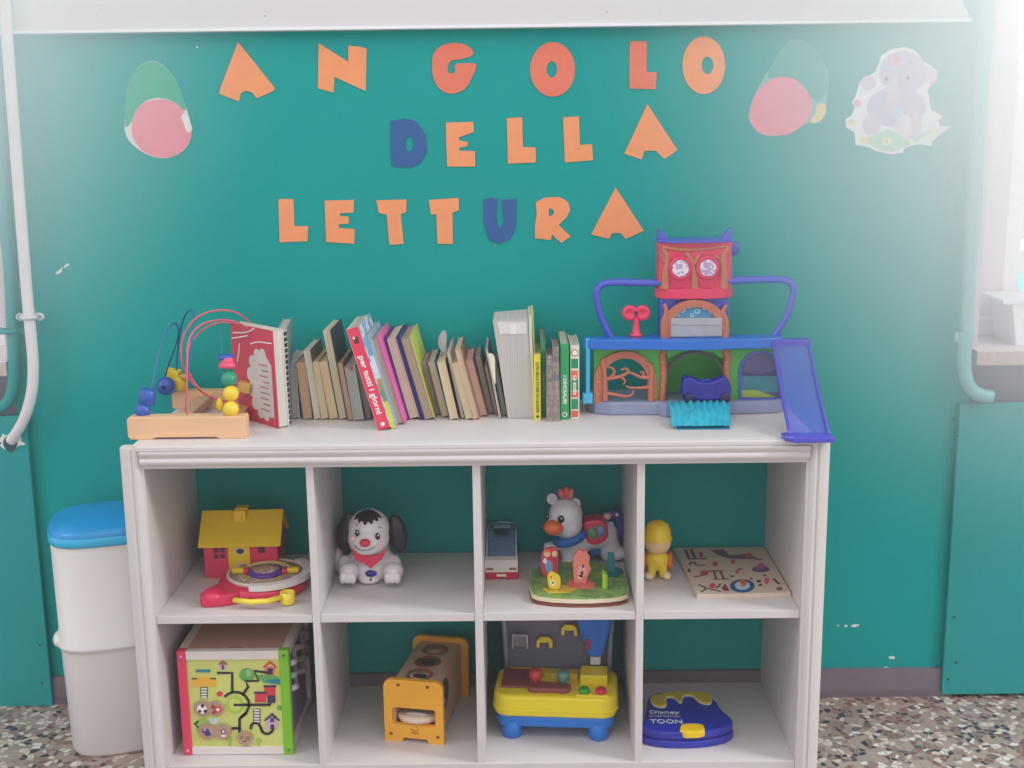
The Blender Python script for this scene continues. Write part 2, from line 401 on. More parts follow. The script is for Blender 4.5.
MB().tube(q, .0135, TEAL2, n=14).build('pipe', tp)
clamp(10, 331, .378, .026, TEAL2, tp, .0135, False)
rp_ = thing('heating_pipe', 'teal painted pipe beside the right window, bending above the board', 'pipe', wp(980, 397, .36))
PT = mat((120, 178, 178), .4, .04, 12)
q = smoothp([wp(a, b_, .36) for a, b_ in ((990, -25), (984, 50), (977, 150), (971, 240), (966.5, 330), (964, 352), (964, 372), (969, 388), (979, 395), (992, 397))], 2, False)
MB().tube(q, .0160, PT, n=18).build('pipe', rp_)
c = ony(965, 337, .36); b = MB(); b.cyl((c.x, c.y, c.z-.014), (c.x, c.y, c.z+.014), .0195, PT, n=24); b.box(c.x-.026, c.x+.02, c.y-.008, c.y+.006, c.z-.012, c.z+.012, PT, .003); b.build('clamp', rp_)

# ================================================================== SHELF
X0, X1, D = 0.0, 1.374, .39
bs_ = thing('cube_shelf', 'white low shelf unit with eight open compartments and moulded edges', 'shelf', (.687, .2, 0))
DIV = [(.335, .3505), (.6815, .698), (1.0245, 1.0405)]
ZT = .721
MB().box(-.022, 1.396, 0, D, ZT, T, WHITE, .002).box(-.012, 1.386, -.016, .0, T-.012, T, WHITE, .003).build('top_panel', bs_)
cr = MB()
prof = [(0, ZT), (-.004, ZT), (-.004, ZT+.008), (-.013, ZT+.010)]
prof += [(-.0155-.0025*sin(pi*t/6), ZT+.011+.013*t/6) for t in range(7)]+[(-.0145, ZT+.0248)]
prof += [(-.0155-.0045*sin(pi*.6*t/6), ZT+.0262+.0125*t/6) for t in range(7)]+[(0, T-.011)]
cr.prism([(p[0], p[1]) for p in prof], -.004, 1.378, WHITE, Matrix(((0, 0, 1, 0), (1, 0, 0, 0), (0, 1, 0, 0), (0, 0, 0, 1)))); cr.build('front_moulding', bs_)
for s in (0, 1):
    a, b_ = (-.022, 0) if s == 0 else (1.374, 1.396)
    MB().box(a, b_, 0, D, .004, ZT, WHITE, .001).build('side_panel', bs_)
    # rounded, grooved post: plan outline
    w = [(0, .0), (0, -.004), (-.004, -.005), (-.007, -.010)]+[(-.009-.013*t/6, -.012-.003*sin(pi*t/6)) for t in range(7)]+[(-.0235, -.0128)]
    w += [(-.0245-.0235*sin(pi/2*t/9), .0-.0155*cos(pi/2*t/9)) for t in range(10)]+[(-.048, .022), (-.022, .022), (-.022, 0)]
    if s: w = [(1.374-x, y) for x, y in w][::-1]
    ps = MB().prism(w, .004, T-.005, WHITE, UP(0), bev=.001); ps.build('front_post', bs_)
for a, b_ in DIV: MB().box(a, b_, .001, D, B_, ZT, WHITE, .0008).build('divider', bs_)
for a, b_ in ((0, DIV[0][0]), (DIV[0][1], DIV[1][0]), (DIV[1][1], DIV[2][0]), (DIV[2][1], X1)):
    MB().box(a+.0005, b_-.0005, .003, D, M_-.0175, M_, WHITE, .0008).build('shelf_board', bs_)
MB().box(0, X1, .0, D, 0.012, B_, WHITE, .001).build('bottom_board', bs_)

# ================================================================== BIN
bn = thing('waste_bin', 'tall white plastic bin with a blue lid, left of the shelf', 'bin', (-.174, .232, .004), R(16))
bw = mat((222, 214, 212), .4, .02, 6); bb = mat((28, 140, 205), .3, .08, 9)
sec = lambda pr, mt, mb: mb.lathe(pr, mt, n=64, sq=3.2)
b = MB(); sec([(0, .0), (.106, 0), (.110, .008), (.116, .252), (.117, .260), (.124, .264), (.124, .271), (.117, .278), (.1185, .50), (.115, .512), (0, .512)], bw, b)
b.build('body', bn, True)
b = MB(); b.ball((-.119, -.03, .268), (.012, .03, .016), bw); b.build('handle', bn, True)
b = MB(); sec([(.1, .506), (.1205, .507), (.1215, .510), (.1215, .532), (.117, .539), (.107, .545), (.08, .552), (.04, .556), (0, .557)], bb, b); sec([(.1210, .508), (.1225, .510), (.1225, .526), (.1210, .528)], mat((50, 176, 222), .3), b); b.build('lid', bn, True)

# ================================================================== WALL LETTERS
ORG, RED, BLU = mat((240, 152, 106), .8, .05, 25, spec=.2), mat((228, 122, 100), .8, .05, 25, spec=.2), mat((58, 96, 152), .8, .05, 25, spec=.2)
K = 384/1024
def cut(ch, loops, off, mt, cn, where):
    lp = [[(ony(off+x*K, y*K, WY-.001)) for x, y in l] for l in loops]
    o = MB().curve([[(v.x, v.z) for v in l] for l in lp], .0018, mt, FR(WY-.0006)).build('paper_letter')
    tag(o, '%s paper letter %s on the wall, %s' % (cn, ch, where), 'letter', 'cut out paper letters on the teal wall')
cut('A', [[(635, 112), (733, 235), (728, 243), (685, 262), (672, 246), (655, 242), (643, 248), (637, 270), (585, 250), (588, 235)]], 0, ORG, 'orange', 'first of the top word')
cut('N', [[(850, 115), (929, 165), (929, 122), (962, 125), (978, 130), (975, 243), (892, 205), (890, 247), (848, 236)]], 0, ORG, 'orange', 'second of the top word')
cut('G', [smoothp([(322, 158), (298, 160), (288, 172), (287, 196), (310, 196), (303, 170), (335, 168), (366, 170), (360, 190), (338, 235), (312, 249), (285, 250), (262, 235), (247, 205), (245, 165), (250, 138), (272, 120), (303, 113), (335, 118), (357, 136), (352, 150)], 1)], 340, RED, 'red-orange', 'third of the top word')
cut('O', [ell(567, 185, 60, 73), ell(565, 185, 14, 22, 16)], 340, RED, 'red-orange', 'fourth of the top word')
cut('L', [[(773, 110), (818, 110), (818, 192), (845, 192), (842, 238), (772, 236)]], 340, RED, 'red-orange', 'fifth of the top word')
cut('O', [ell(970, 174, 57, 77), ell(980, 174, 16, 24, 16)], 340, ORG, 'orange', 'last of the top word')
cut('D', [[(135, 322), (175, 316), (205, 325), (228, 360), (233, 400), (215, 435), (190, 446), (150, 445), (136, 438)], ell(185, 384, 11, 20, 14)], 340, BLU, 'dark blue', 'first of the middle word')
cut('E', [[(282, 327), (355, 325), (357, 352), (318, 366), (318, 375), (340, 378), (340, 390), (318, 394), (318, 402), (360, 403), (360, 444), (286, 444)]], 340, ORG, 'orange', 'second of the middle word')
cut('L', [[(445, 315), (486, 313), (488, 392), (522, 393), (522, 433), (448, 436)]], 340, ORG, 'orange', 'third of the middle word')
cut('L', [[(595, 313), (637, 310), (640, 387), (672, 384), (675, 427), (600, 433)]], 340, ORG, 'orange', 'fourth of the middle word')
cut('A', [[(820, 278), (900, 400), (865, 424), (843, 402), (812, 402), (805, 425), (758, 410)]], 340, ORG, 'orange', 'last of the middle word')
cut('L', [[(743, 531), (783, 531), (785, 603), (822, 603), (820, 643), (746, 646)]], 0, ORG, 'orange', 'first of the bottom word')
cut('E', [[(866, 535), (944, 533), (943, 567), (908, 568), (906, 576), (930, 578), (930, 596), (904, 598), (904, 608), (946, 611), (945, 650), (870, 645)]], 0, ORG, 'orange', 'second of the bottom word')
cut('T', [[(97, 534), (178, 532), (176, 566), (162, 570), (170, 650), (132, 653), (125, 572), (104, 568)]], 340, ORG, 'orange', 'third of the bottom word')
cut('T', [[(237, 533), (317, 528), (317, 560), (300, 567), (301, 650), (260, 650), (257, 571), (243, 572)]], 340, ORG, 'orange', 'fourth of the bottom word')
cut('U', [[(383, 532), (400, 527), (420, 530), (417, 570), (420, 600), (428, 608), (436, 590), (434, 560), (430, 533), (470, 530), (470, 600), (455, 635), (425, 650), (398, 640), (384, 600)]], 340, BLU, 'dark blue', 'fifth of the bottom word')
cut('R', [[(522, 540), (545, 527), (585, 525), (608, 538), (614, 560), (604, 580), (583, 600), (615, 630), (590, 648), (565, 625), (562, 640), (520, 635), (520, 600), (525, 570)], [(558, 555), (568, 558), (572, 568), (562, 577), (556, 573)]], 340, ORG, 'orange', 'sixth of the bottom word')
cut('A', [[(735, 500), (810, 615), (763, 637), (746, 620), (725, 622), (717, 637), (670, 625)]], 340, ORG, 'orange', 'last of the bottom word')

# paper cut-outs (pictures)
def sheet(pix, z, th, mt, b): b.prism(fy(pix, WY-.001), z, z+th, mt, FR(WY-.0006))
def crop(pts, ox, oy, k): return [(ox+x/k, oy+y/k) for x, y in pts]
PINK = mat((228, 138, 152), .7, .05, 20); GRC = mat((62, 168, 136), .7, .05, 20); GRC2 = mat((60, 160, 150), .7, .04, 20); SKIN2 = mat((222, 176, 168), .7)
b = MB(); C = lambda p: crop(p, 110, 50, 6.4)
sheet(C(smoothp([(90, 500), (100, 300), (130, 170), (200, 90), (280, 62), (360, 110), (430, 210), (480, 340), (520, 480), (520, 580), (460, 660), (350, 700), (240, 675), (160, 620), (110, 570)], 1)), 0, .001, mat((214, 214, 206), .8), b)
sheet(C(smoothp([(92, 500), (100, 300), (130, 170), (200, 92), (280, 66), (360, 112), (430, 212), (485, 350), (485, 400), (400, 320), (270, 300), (170, 370), (130, 480)], 1)), .001, .0006, GRC, b)
sheet(C(smoothp([(130, 500), (170, 370), (270, 312), (400, 322), (480, 390), (522, 500), (515, 590), (450, 665), (350, 695), (240, 670), (170, 610)], 2)), .001, .0008, PINK, b)
sheet(C([(455, 425), (485, 385), (528, 500), (520, 528), (490, 520)]), .0018, .0006, mat((222, 220, 214), .8), b)
tag(b.build('paper_cutout'), 'pink and green paper cut-out on the wall left of the letters', 'cutout', 'pink and green paper cut-outs')
b = MB(); C = lambda p: crop(p, 740, 30, 6.4)
sheet(C(smoothp([(48, 540), (90, 420), (150, 310), (300, 65), (380, 60), (470, 110), (540, 200), (568, 300), (555, 430), (550, 550), (490, 605), (430, 590), (280, 680), (140, 680), (70, 610)], 1)), 0, .001, mat((120, 185, 180), .8), b)
sheet(C(smoothp([(150, 312), (300, 70), (380, 64), (470, 114), (535, 200), (562, 300), (548, 440), (470, 460), (380, 330), (260, 300)], 1)), .001, .0006, GRC2, b)
sheet(C(smoothp([(52, 545), (90, 425), (140, 350), (240, 292), (360, 312), (440, 400), (465, 480), (440, 580), (350, 650), (280, 677), (140, 674), (75, 610)], 1)), .001, .0008, PINK, b)
sheet(C(smoothp([(495, 470), (550, 465), (550, 550), (490, 600), (440, 585), (480, 540)], 1)), .001, .0008, mat((222, 206, 130), .7), b)
tag(b.build('paper_cutout'), 'pink and green paper cut-out on the wall right of the letters', 'cutout', 'pink and green paper cut-outs')
# elephant cut-out
b = MB(); C = lambda p: crop(p, 840, 40, 6.4)
sheet(C([(245, 160), (262, 100), (320, 62), (400, 44), (470, 60), (515, 100), (520, 130), (580, 160), (622, 205), (618, 250), (560, 315), (572, 380), (578, 440), (610, 460), (660, 490), (630, 520), (640, 548), (710, 556), (640, 605), (590, 650), (585, 678), (500, 665), (412, 690), (400, 722), (330, 732), (240, 715), (180, 685), (100, 670), (92, 590), (40, 560), (35, 510), (75, 480), (95, 430), (75, 400), (100, 360), (125, 270), (180, 230), (225, 205)]), 0, .0012, mat((236, 236, 240), .7), b)
lg, lg2 = mat((200, 190, 212), .7, .06, 30), mat((218, 200, 216), .7, .05, 30)
_k = [0]
def E_(cx, cy, rx, ry, z, mt, rot=0):
    _k[0] += 1; sheet(C(ell(cx, cy, rx, ry, 24, rot=rot)), .0011, .0002+_k[0]*.00009, mt, b)
E_(180, 275, 48, 50, 0, lg2, .6); E_(570, 225, 46, 62, 0, lg2, -.4); E_(400, 210, 150, 140, .0002, lg); E_(360, 430, 190, 130, .0003, lg)
E_(200, 540, 60, 70, .0006, lg2, .3); E_(440, 540, 85, 90, .0006, lg2); E_(410, 550, 48, 70, .0012, mat((236, 222, 230), .7))
E_(330, 350, 30, 110, .0008, lg2, .1); E_(295, 250, 10, 13, .0014, mat((50, 40, 60))); E_(433, 243, 10, 13, .0014, mat((50, 40, 60)))
_k[0] += 1
sheet(C([(150, 640), (230, 600), (300, 570), (360, 590), (420, 640), (520, 590), (560, 610), (480, 655), (400, 690), (330, 715), (240, 700)]), .0011, .0002+_k[0]*.00009, mat((178, 214, 188), .7, .15, 60), b)
for cx, cy, r, c_ in ((350, 135, 42, (232, 168, 182)), (365, 125, 20, (224, 140, 160)), (452, 138, 12, (190, 130, 150)), (112, 405, 26, (230, 170, 180)), (72, 525, 28, (236, 226, 186)), (150, 640, 30, (234, 228, 176)), (295, 650, 28, (240, 232, 180)), (455, 650, 20, (240, 234, 190)), (580, 585, 38, (240, 234, 190)), (360, 460, 34, (190, 206, 228))):
    E_(cx, cy, r, r*.9, .0022, mat(c_, .7, .12, 90))
for cx, cy in ((150, 640), (295, 650), (580, 585), (72, 525)): E_(cx, cy, 9, 9, .0028, mat((226, 190, 110)))
tag(b.build('elephant_cutout'), 'pale elephant sitting among flowers, paper cut-out at the upper right of the wall', 'cutout')

# ================================================================== BOOKS
def book(xbl, xbr, yb, xtl, yt, label, pg=(196, 176, 150), cv=(120, 100, 90), ytb=None, spine=None, name='book', left=None, right=None, mode='pages', depth=None, yaw=0, extra=None, y0=None, ct=None, taper=None):
    p0 = onz(xbl, yb, T)
    if y0 is None: y0 = p0.y
    p0 = ony(xbl, yb, y0); p1 = ony(xbr, yb, y0); pt = ony(xtl, yt, y0)
    ang = math.atan2(pt.x-p0.x, pt.z-T)            # + leans right
    w = (p1.x-p0.x); t = w*cos(ang); h = math.hypot(pt.x-p0.x, pt.z-T)
    if depth is None:
        depth = (onz(xtl, ytb, pt.z).y-y0) if ytb else .12
    depth = max(.06, min(depth, .375-y0))
    o = thing(name, label, 'book', (p0.x, y0, T), 0, 'books standing on top of the shelf')
    o.rotation_euler = (0, ang, yaw)
    if ang > 0: o.location.z += t*sin(ang)
    ct = ct or min(.0016, t*.14)
    tt = t if taper is None else taper
    def slab(a0, a1, y_0, y_1, z0, z1, mt, nm, parent=o, bev=0):
        # fractions of thickness so the block can fan out towards the top
        b = MB(); q = []
        for z in (z0, z1):
            wz = t+(tt-t)*z/h; off = -(tt-t)*z/h*(1 if taper else 0)
            X_ = lambda a: (a if a >= 0 else wz+a)
            q.append((X_(a0)+off, X_(a1)+off))
        if a1 == 0: q = [(u, (t+(tt-t)*z/h)+(-(tt-t)*z/h if taper else 0)) for (u, v), z in zip(q, (z0, z1))]
        vs = [(q[0][0], y_0, z0), (q[0][1], y_0, z0), (q[0][1], y_1, z0), (q[0][0], y_1, z0), (q[1][0], y_0, z1), (q[1][1], y_0, z1), (q[1][1], y_1, z1), (q[1][0], y_1, z1)]
        b.add(vs, [[0, 3, 2, 1], [4, 5, 6, 7], [0, 1, 5, 4], [1, 2, 6, 5], [2, 3, 7, 6], [3, 0, 4, 7]], mt)
        return b.build(nm, parent, True)
    lc, rc = mat(left or cv, .5, .08, 25), mat(right or cv, .5, .08, 25)
    if mode == 'pages':
        slab(ct, -ct, .002, depth, .002, h-.003, pages(pg), 'page_block')
        a = slab(0, ct, 0, depth, 0, h, lc, 'cover'); slab(-ct, 0, 0, depth, 0, h, rc if not extra else extra, 'cover')
    else:
        slab(ct, -ct, .004, depth, .002, h-.003, pages(pg), 'page_block')
        slab(0, ct, 0, depth, 0, h, lc, 'cover'); slab(-ct, 0, 0, depth, 0, h, rc if not extra else extra, 'cover')
        sp = slab(ct*.5, -ct*.5, -.0008, .004, 0, h, spine if spine else mat(cv, .45, .05, 25), 'spine')
        o['_sp'] = 1
    return o, t, h, depth
def sp_text(o, t, h, zc, txt, size, mt, sx=1, bold=0, flip=False):
    X = Matrix.Translation((t/2, -.0009, zc)) @ Matrix(((0, -1 if flip else 1, 0, 0), (0, 0, -1, 0), (1 if flip else -1, 0, 0, 0), (0, 0, 0, 1)))
    sp = [c for c in o.children if c.name.startswith('spine')][0]
    MB().text(txt, size, mt, X, .0006, bold, sx).build('spine_title', sp, True)
def sp_dot(o, t, zc, r, mt, r2=0, mt2=None, nm='spine_emblem'):
    sp = [c for c in o.children if c.name.startswith('spine')][0]; b = MB(); X = FR(-.0009) @ Matrix.Translation((t/2, zc, 0))
    b.prism(ell(0, 0, r, r, 20), 0, .0004, mt, X)
    if r2: b.prism(ell(0, 0, r2, r2, 16), .0004, .0008, mt2, X)
    b.build(nm, sp, True)
def sp_box(o, x0, x1, z0, z1, mt, nm='spine_band'):
    sp = [c for c in o.children if c.name.startswith('spine')][0]
    MB().box(x0, x1, -.0012, -.0008, z0, z1, mt).build(nm, sp, True)
WH = mat((238, 236, 232), .6); BK = mat((40, 40, 40), .6)

# large red cook book turned towards the room
o, t, h, d = book(269.5, 279, 429, 267, 331, 'wide picture book with red cover and white cloud shape, left of the spiral notebook', pg=(214, 206, 196), cv=(214, 208, 200), ytb=320, depth=.17, left=(200, 62, 84))
o.rotation_euler = (0, R(-1), R(44)); o.location.x += .020; o.scale = (1.35, 1, 1)
cl = MB(); XL_ = Matrix(((0, 0, -1, -.0002), (-1, 0, 0, 0), (0, 1, 0, 0), (0, 0, 0, 1)))   # left cover plane: local x -> -y, local y -> z
random.seed(5)
pc = [(-.012, h*.03), (-.012, h*.64)]
cc0 = (-.050, h*.42)
for k in range(9):
    a0 = R(68+k*28); a1 = a0+R(28); e0 = (cc0[0]+.048*cos(a0), cc0[1]+.072*sin(a0)); e1 = (cc0[0]+.048*cos(a1), cc0[1]+.072*sin(a1))
    mx_, my_ = (e0[0]+e1[0])/2, (e0[1]+e1[1])/2; rr_ = math.hypot(e1[0]-e0[0], e1[1]-e0[1])/2; b0 = math.atan2(e0[1]-my_, e0[0]-mx_)
    if mx_ < -.012: pc += [(min(-.012, mx_+rr_*cos(b0+pi*q/6)), max(.006, my_+rr_*sin(b0+pi*q/6))) for q in range(6)]
cl.prism(pc, 0, .0006, mat((206, 196, 192), .7, .05, 30), XL_)
for k in range(9):
    z = h*.62-k*.0125
    cl.box(-.0012, -.0008, .024, .024+.022+.006*(k % 3), z, z+.003, mat((150, 120, 130), .8)) if k % 2 else cl.box(-.0012, -.0008, .028, .062, z, z+.003, mat((176, 120, 132), .8))
for q in ([(-.005, h*.87), (-.06, h*.86), (-.09, h*.82)], [(-.07, h*.99), (-.10, h*.93), (-.16, h*.90)], [(-.135, h*.8), (-.14, h*.7), (-.15, h*.6)], [(-.1, h*.9), (-.14, h*.86), (-.165, h*.84)]):
    ribbon(cl, smoothp(q, 2, False), .0022, .0007, WH, XL_)
cl.build('cover_print', [c for c in o.children if c.name.startswith('cover')][0], True)

# spiral notebook
o, t, h, d = book(282, 291, 424, 277.5, 329, 'grey notebook with a spiral binding at the left end of the book row', pg=(190, 182, 176), cv=(150, 158, 160), ytb=318, right=(120, 140, 142), name='spiral_notebook')
o['category'] = 'notebook'; o.rotation_euler[2] = R(6)
sb = MB(); wr = mat((196, 192, 194), .35, metal=.1); sb.box(.001, t-.001, -.0012, 0, .003, h-.003, mat((60, 56, 62)))
for k in range(17):
    z = .006+k*(h-.012)/16; sb.tube([(t*.5+cos(a)*t*.46, -.001+sin(a)*.006, z+.003*cos(a)) for a in [2*pi*i/10 for i in range(10)]], .0019, wr, n=6, closed=True)
sb.build('spiral_binding', o, True)

small = [
 (289.5, 300, 419, 285.5, 362, 'small grey-paged book right beside the spiral notebook', (176, 170, 164), (206, 206, 206), 345, None, None),
 (303, 312.5, 420, 295.5, 362, 'small book with orange-brown pages, second after the spiral notebook', (196, 156, 124), (176, 160, 150), 342, (120, 110, 110), None),
 (314.5, 321.5, 420, 303.5, 350.5, 'taller white-edged book among the small cream ones, left of the black-backed one', (206, 196, 180), (206, 196, 186), 339, None, (110, 90, 90)),
 (321.5, 329.5, 420, 311, 361.5, 'small cream-paged book, fourth after the spiral notebook', (206, 186, 150), (190, 170, 140), 343, None, (150, 90, 80)),
 (329.8, 338.5, 420, 318.5, 361.5, 'small cream-paged book leaning against the tall black-backed book', (206, 184, 148), (190, 168, 136), 343, None, None),
 (340, 347.5, 420, 323, 331, 'tall thin cream book with a dark back cover, left of the red book', (198, 184, 160), (206, 196, 176), 318, None, (74, 60, 74)),
 (348, 353.5, 421, 337, 363, 'thin brown-edged booklet right of the tall dark-backed book', (180, 156, 130), (140, 100, 90), 345, None, None),
 (354, 364, 421.5, 344.5, 367, 'crumpled grey book with a red dot at its top', (164, 166, 160), (180, 184, 180), 350, None, None),
 (365.5, 372, 420, 355, 366, 'small dark grey book half hidden behind the red book', (140, 132, 126), (90, 86, 86), 348, None, None),
]
for a in small:
    o, t, h, d = book(*a[:6], pg=a[6], cv=a[7], ytb=a[8], left=a[9], right=a[10])
    if 'red dot' in a[5]: MB().ball((t*.6, -.001, h-.004), .0045, mat((200, 70, 60))).build('sticker', o, True)
# red book
o, t, h, d = book(378, 391.5, 430.5, 346, 330, 'thick red book with white title leaning left in the row', pg=(206, 196, 186), cv=(222, 56, 88), ytb=316, mode='spine', left=(212, 206, 196), extra=blotch([(90, 130, 180), (210, 215, 220), (120, 160, 200), (230, 220, 120)], 30))
for c_ in o.children:
    if c_.name.startswith('page_block'): c_.data.materials[0] = pages((186, 176, 164))
sp_text(o, t, h, h*.44, 'per tutti i giorni', t*.60, WH, sx=1.22, bold=.0003)
sp_dot(o, t, .011, t*.16, WH); sp_dot(o, t, .030, t*.13, mat((206, 80, 110)), nm='spine_spot')
MB().prism(smoothp([(0, .006), (.005, .008), (.009, .002), (.006, -.004), (.009, -.009), (.003, -.007), (-.001, -.010), (-.003, -.002)], 1), 0, .0005, mat((60, 50, 50)), FR(-.001) @ Matrix.Translation((t*.42, h-.026, 0))).prism(smoothp([(-.004, .006), (0, .009), (.002, .004), (0, .001)], 1), .0005, .001, WH, FR(-.001) @ Matrix.Translation((t*.42, h-.026, 0))).build('spine_picture', [c for c in o.children if c.name.startswith('spine')][0], True)
# colourful thin book beside it
o, t, h, d = book(391, 396.5, 429, 363, 338, 'thin picture book with a blue, white and yellow-green spine right of the red book', pg=(200, 190, 170), cv=(150, 176, 200), ytb=322, mode='spine')
for z0, z1, c_ in ((0, .3, (206, 210, 70)), (.3, .42, (110, 150, 110)), (.42, .55, (170, 150, 90)), (.55, .8, (212, 214, 222)), (.8, 1, (110, 160, 190))): sp_box(o, .0004, t-.0004, h*z0, h*z1, mat(c_, .5, .12, 120))
mid = [
 (397, 404.5, 425, 370.5, 339, 'large book with brown pages and a pink back cover', (188, 168, 146), (226, 110, 170), 326, (150, 130, 110), (226, 96, 168)),
 (409.5, 420, 420, 386, 339, 'large book with pale pages and purple left cover', (206, 190, 172), (80, 40, 110), 324, (88, 40, 120), (222, 206, 90)),
 (420.3, 425, 420, 395.5, 337, 'thin dark blue book between the purple and the brown-paged books', (70, 70, 130), (52, 58, 130), 322, None, None),
 (425.5, 435.3, 420.5, 401, 339, 'large brown-paged book with a yellow-green back cover', (172, 152, 134), (160, 140, 124), 324, None, (196, 206, 90)),
 (434.8, 441, 415.5, 421, 363, 'small book with mauve-grey pages right of the large brown-paged one', (170, 154, 150), (140, 124, 124), 346, None, (120, 60, 70)),
 (442, 449.5, 418, 427.5, 362, 'small tan book with a piece of blue cover sticking up', (192, 172, 146), (150, 140, 130), 348, None, (70, 130, 160)),
 (450.5, 458.6, 420.5, 437, 362.5, 'small pale cream book below the crumpled grey cover', (216, 196, 160), (206, 190, 160), 348, None, None),
 (461, 464.5, 419, 446, 352, 'thin white-covered booklet rising between two tan books', (206, 200, 190), (206, 200, 192), 338, (90, 80, 84), None),
 (466, 473.5, 420.5, 451.2, 363, 'small tan book right of the thin white-covered booklet', (208, 184, 150), (190, 170, 140), 348, None, None),
 (474, 480, 420, 455, 350, 'taller peach-paged book right of the small tan ones', (214, 186, 154), (206, 178, 150), 337, None, (150, 120, 110)),
 (480.5, 488, 417, 465.5, 360.5, 'small book with pinkish pages right of the taller peach-paged one', (206, 168, 146), (186, 140, 130), 347, None, (180, 120, 120)),
 (488.5, 494.7, 414.5, 474.5, 356.5, 'small book with dark grey-brown pages right of the pink-paged one', (152, 140, 128), (110, 110, 106), 346, None, (70, 90, 84)),
 (495.3, 498.2, 415.5, 484.2, 366, 'thin brown booklet left of the white booklet', (168, 146, 134), (150, 120, 110), 352, None, None),
 (499.5, 501.8, 418.8, 485.5, 349, 'thin white booklet leaning against the thickest book', (210, 204, 190), (216, 210, 200), 337, None, (90, 100, 96)),
 (502.5, 507, 416.5, 493, 366, 'thin grey booklet squeezed against the thickest book', (160, 156, 148), (140, 138, 132), 352, None, None),
]
for a in mid:
    o, t, h, d = book(*a[:6], pg=a[6], cv=a[7], ytb=a[8], left=a[9], right=a[10])
    if 'pink back' in a[5]:
        MB().box(t, t+.004, -.001, d, 0, h+.003, mat((226, 96, 168), .45), .001).build('dust_jacket', o, True)
    if 'purple left' in a[5]:
        MB().box(-.004, 0, 0, d, 0, h+.003, mat((80, 34, 110), .45), .001).build('dust_jacket', o, True)
    if 'crumpled' in a[5]:
        pass
    if 'leaning against the thickest' in a[5]:
        MB().prism(smoothp([(.0, h*.98-.012), (.004, h*.9), (.003, h*.6), (.006, h*.45), (.012, h*.7), (.017, h*.85), (.014, h*.92), (.006, h*.94)], 2), 0, .003, mat((222, 214, 190), .7), FR(-.001)).build('torn_page', o, True)
# crumpled grey loose cover
b = MB(); b.prism(smoothp(fy([(439, 349), (438, 338), (442, 331), (446, 330), (447, 338), (445.5, 352)], .27), 1), 0, .003, mat((170, 166, 172), .7, .15, 60), FR(.27)); 
b.prism(fy([(441, 352), (444, 352), (447, 398), (444, 398)], .27), 0, .003, mat((160, 150, 150), .7), FR(.27))
b.prism(fy([(444, 398), (447, 398), (449, 411), (446, 411)], .27), 0, .003, mat((160, 150, 150), .7), FR(.27))
tag(b.build('loose_book_cover'), 'crumpled grey-white sheet sticking up behind the small cream books', 'paper')
# thickest book
o, t, h, d = book(508, 533.5, 418.5, 493, 320, 'thickest book of the row, a grey-white block of pages', pg=(196, 190, 186), cv=(200, 194, 190), ytb=311, right=(200, 206, 90), depth=.15)
bpy.data.objects.remove(o.children[0])  if False else None
for c_ in list(o.children): bpy.data.objects.remove(c_)
o.rotation_euler = (0, 0, 0); y0 = o.location.y
def Lp(px, py): v = ony(px, py, y0); return (v.x-o.location.x, v.z-T)
pb_ = MB(); q = [Lp(508, 418.5), Lp(533, 418.5), Lp(528, 319), Lp(493, 322)]; q[0] = (q[0][0], .001); q[1] = (q[1][0], .001)
pb_.prism(q, -.15, 0, pages((196, 190, 186)), FR(0)); pb_.build('page_block', o, True)
MB().prism([Lp(500, 334), Lp(527, 334), Lp(526.5, 322), (Lp(497, 322))], .0002, .0012, mat((212, 208, 206), .6, .08, 90), FR(0)).prism([Lp(511, 334), Lp(516, 334), Lp(516, 324), Lp(510, 325)], .0012, .0018, mat((228, 226, 226), .6), FR(0)).build('tape_patch', o, True)
MB().prism([Lp(533, 419.5), Lp(535, 419.5), Lp(531.5, 316), Lp(528.5, 316)], -.15, .002, mat((206, 200, 190), .6), FR(0)).build('cover', o, True)
MB().prism([Lp(534.9, 372), Lp(536, 372), Lp(533.5, 314), Lp(531.5, 314)], -.14, -.02, mat((186, 196, 90), .6), FR(0)).build('cover', o, True)
# right-hand books with spines
o, t, h, d = book(534.3, 541, 420, 533.6, 354.5, 'slim yellow book with dark title right of the thickest book', pg=(200, 190, 170), cv=(226, 214, 52), ytb=342, mode='spine')
sp_text(o, t, h, h*.5, 'LE PIU BELLE STORIE DA LEGGERE', t*.62, mat((90, 84, 40)), sx=.82, bold=.0002); sp_dot(o, t, .008, t*.22, mat((70, 60, 30)))
o, t, h, d = book(541.4, 546.6, 417, 540.2, 340, 'slim dark green book with faded title, behind the slim yellow one', pg=(160, 150, 142), cv=(60, 128, 92), ytb=328, mode='spine')
sp_text(o, t, h, h*.42, 'STORIA NATURALE', t*.6, mat((150, 190, 165)), bold=.0001); sp_dot(o, t, h-.016, t*.3, mat((96, 140, 110)))
PLD = blotch([(120, 108, 106), (150, 138, 132), (134, 120, 116), (164, 152, 146)], 60)
o, t, h, d = book(546.4, 553.5, 421.5, 546.4, 356, 'front one of two grey-brown plaid paperbacks', pg=(140, 130, 126), cv=(144, 130, 124), ytb=347, mode='spine', spine=PLD)
for z in (.6, .78): sp_box(o, 0.0003, t-.0003, h*z, h*z+.012, mat((120, 112, 116)))
o, t, h, d = book(553.5, 560, 421.5, 552.5, 347, 'taller of two grey-brown plaid paperbacks, left of the green book', pg=(140, 130, 126), cv=(138, 126, 122), ytb=338, mode='spine', spine=PLD)
for z in (.55, .8): sp_box(o, 0.0003, t-.0003, h*z, h*z+.014, mat((112, 106, 112)))
o, t, h, d = book(560.4, 569, 419.7, 560.2, 343.8, 'bright green book titled I DINOSAURI', pg=(190, 184, 176), cv=(44, 158, 92), ytb=330, mode='spine')
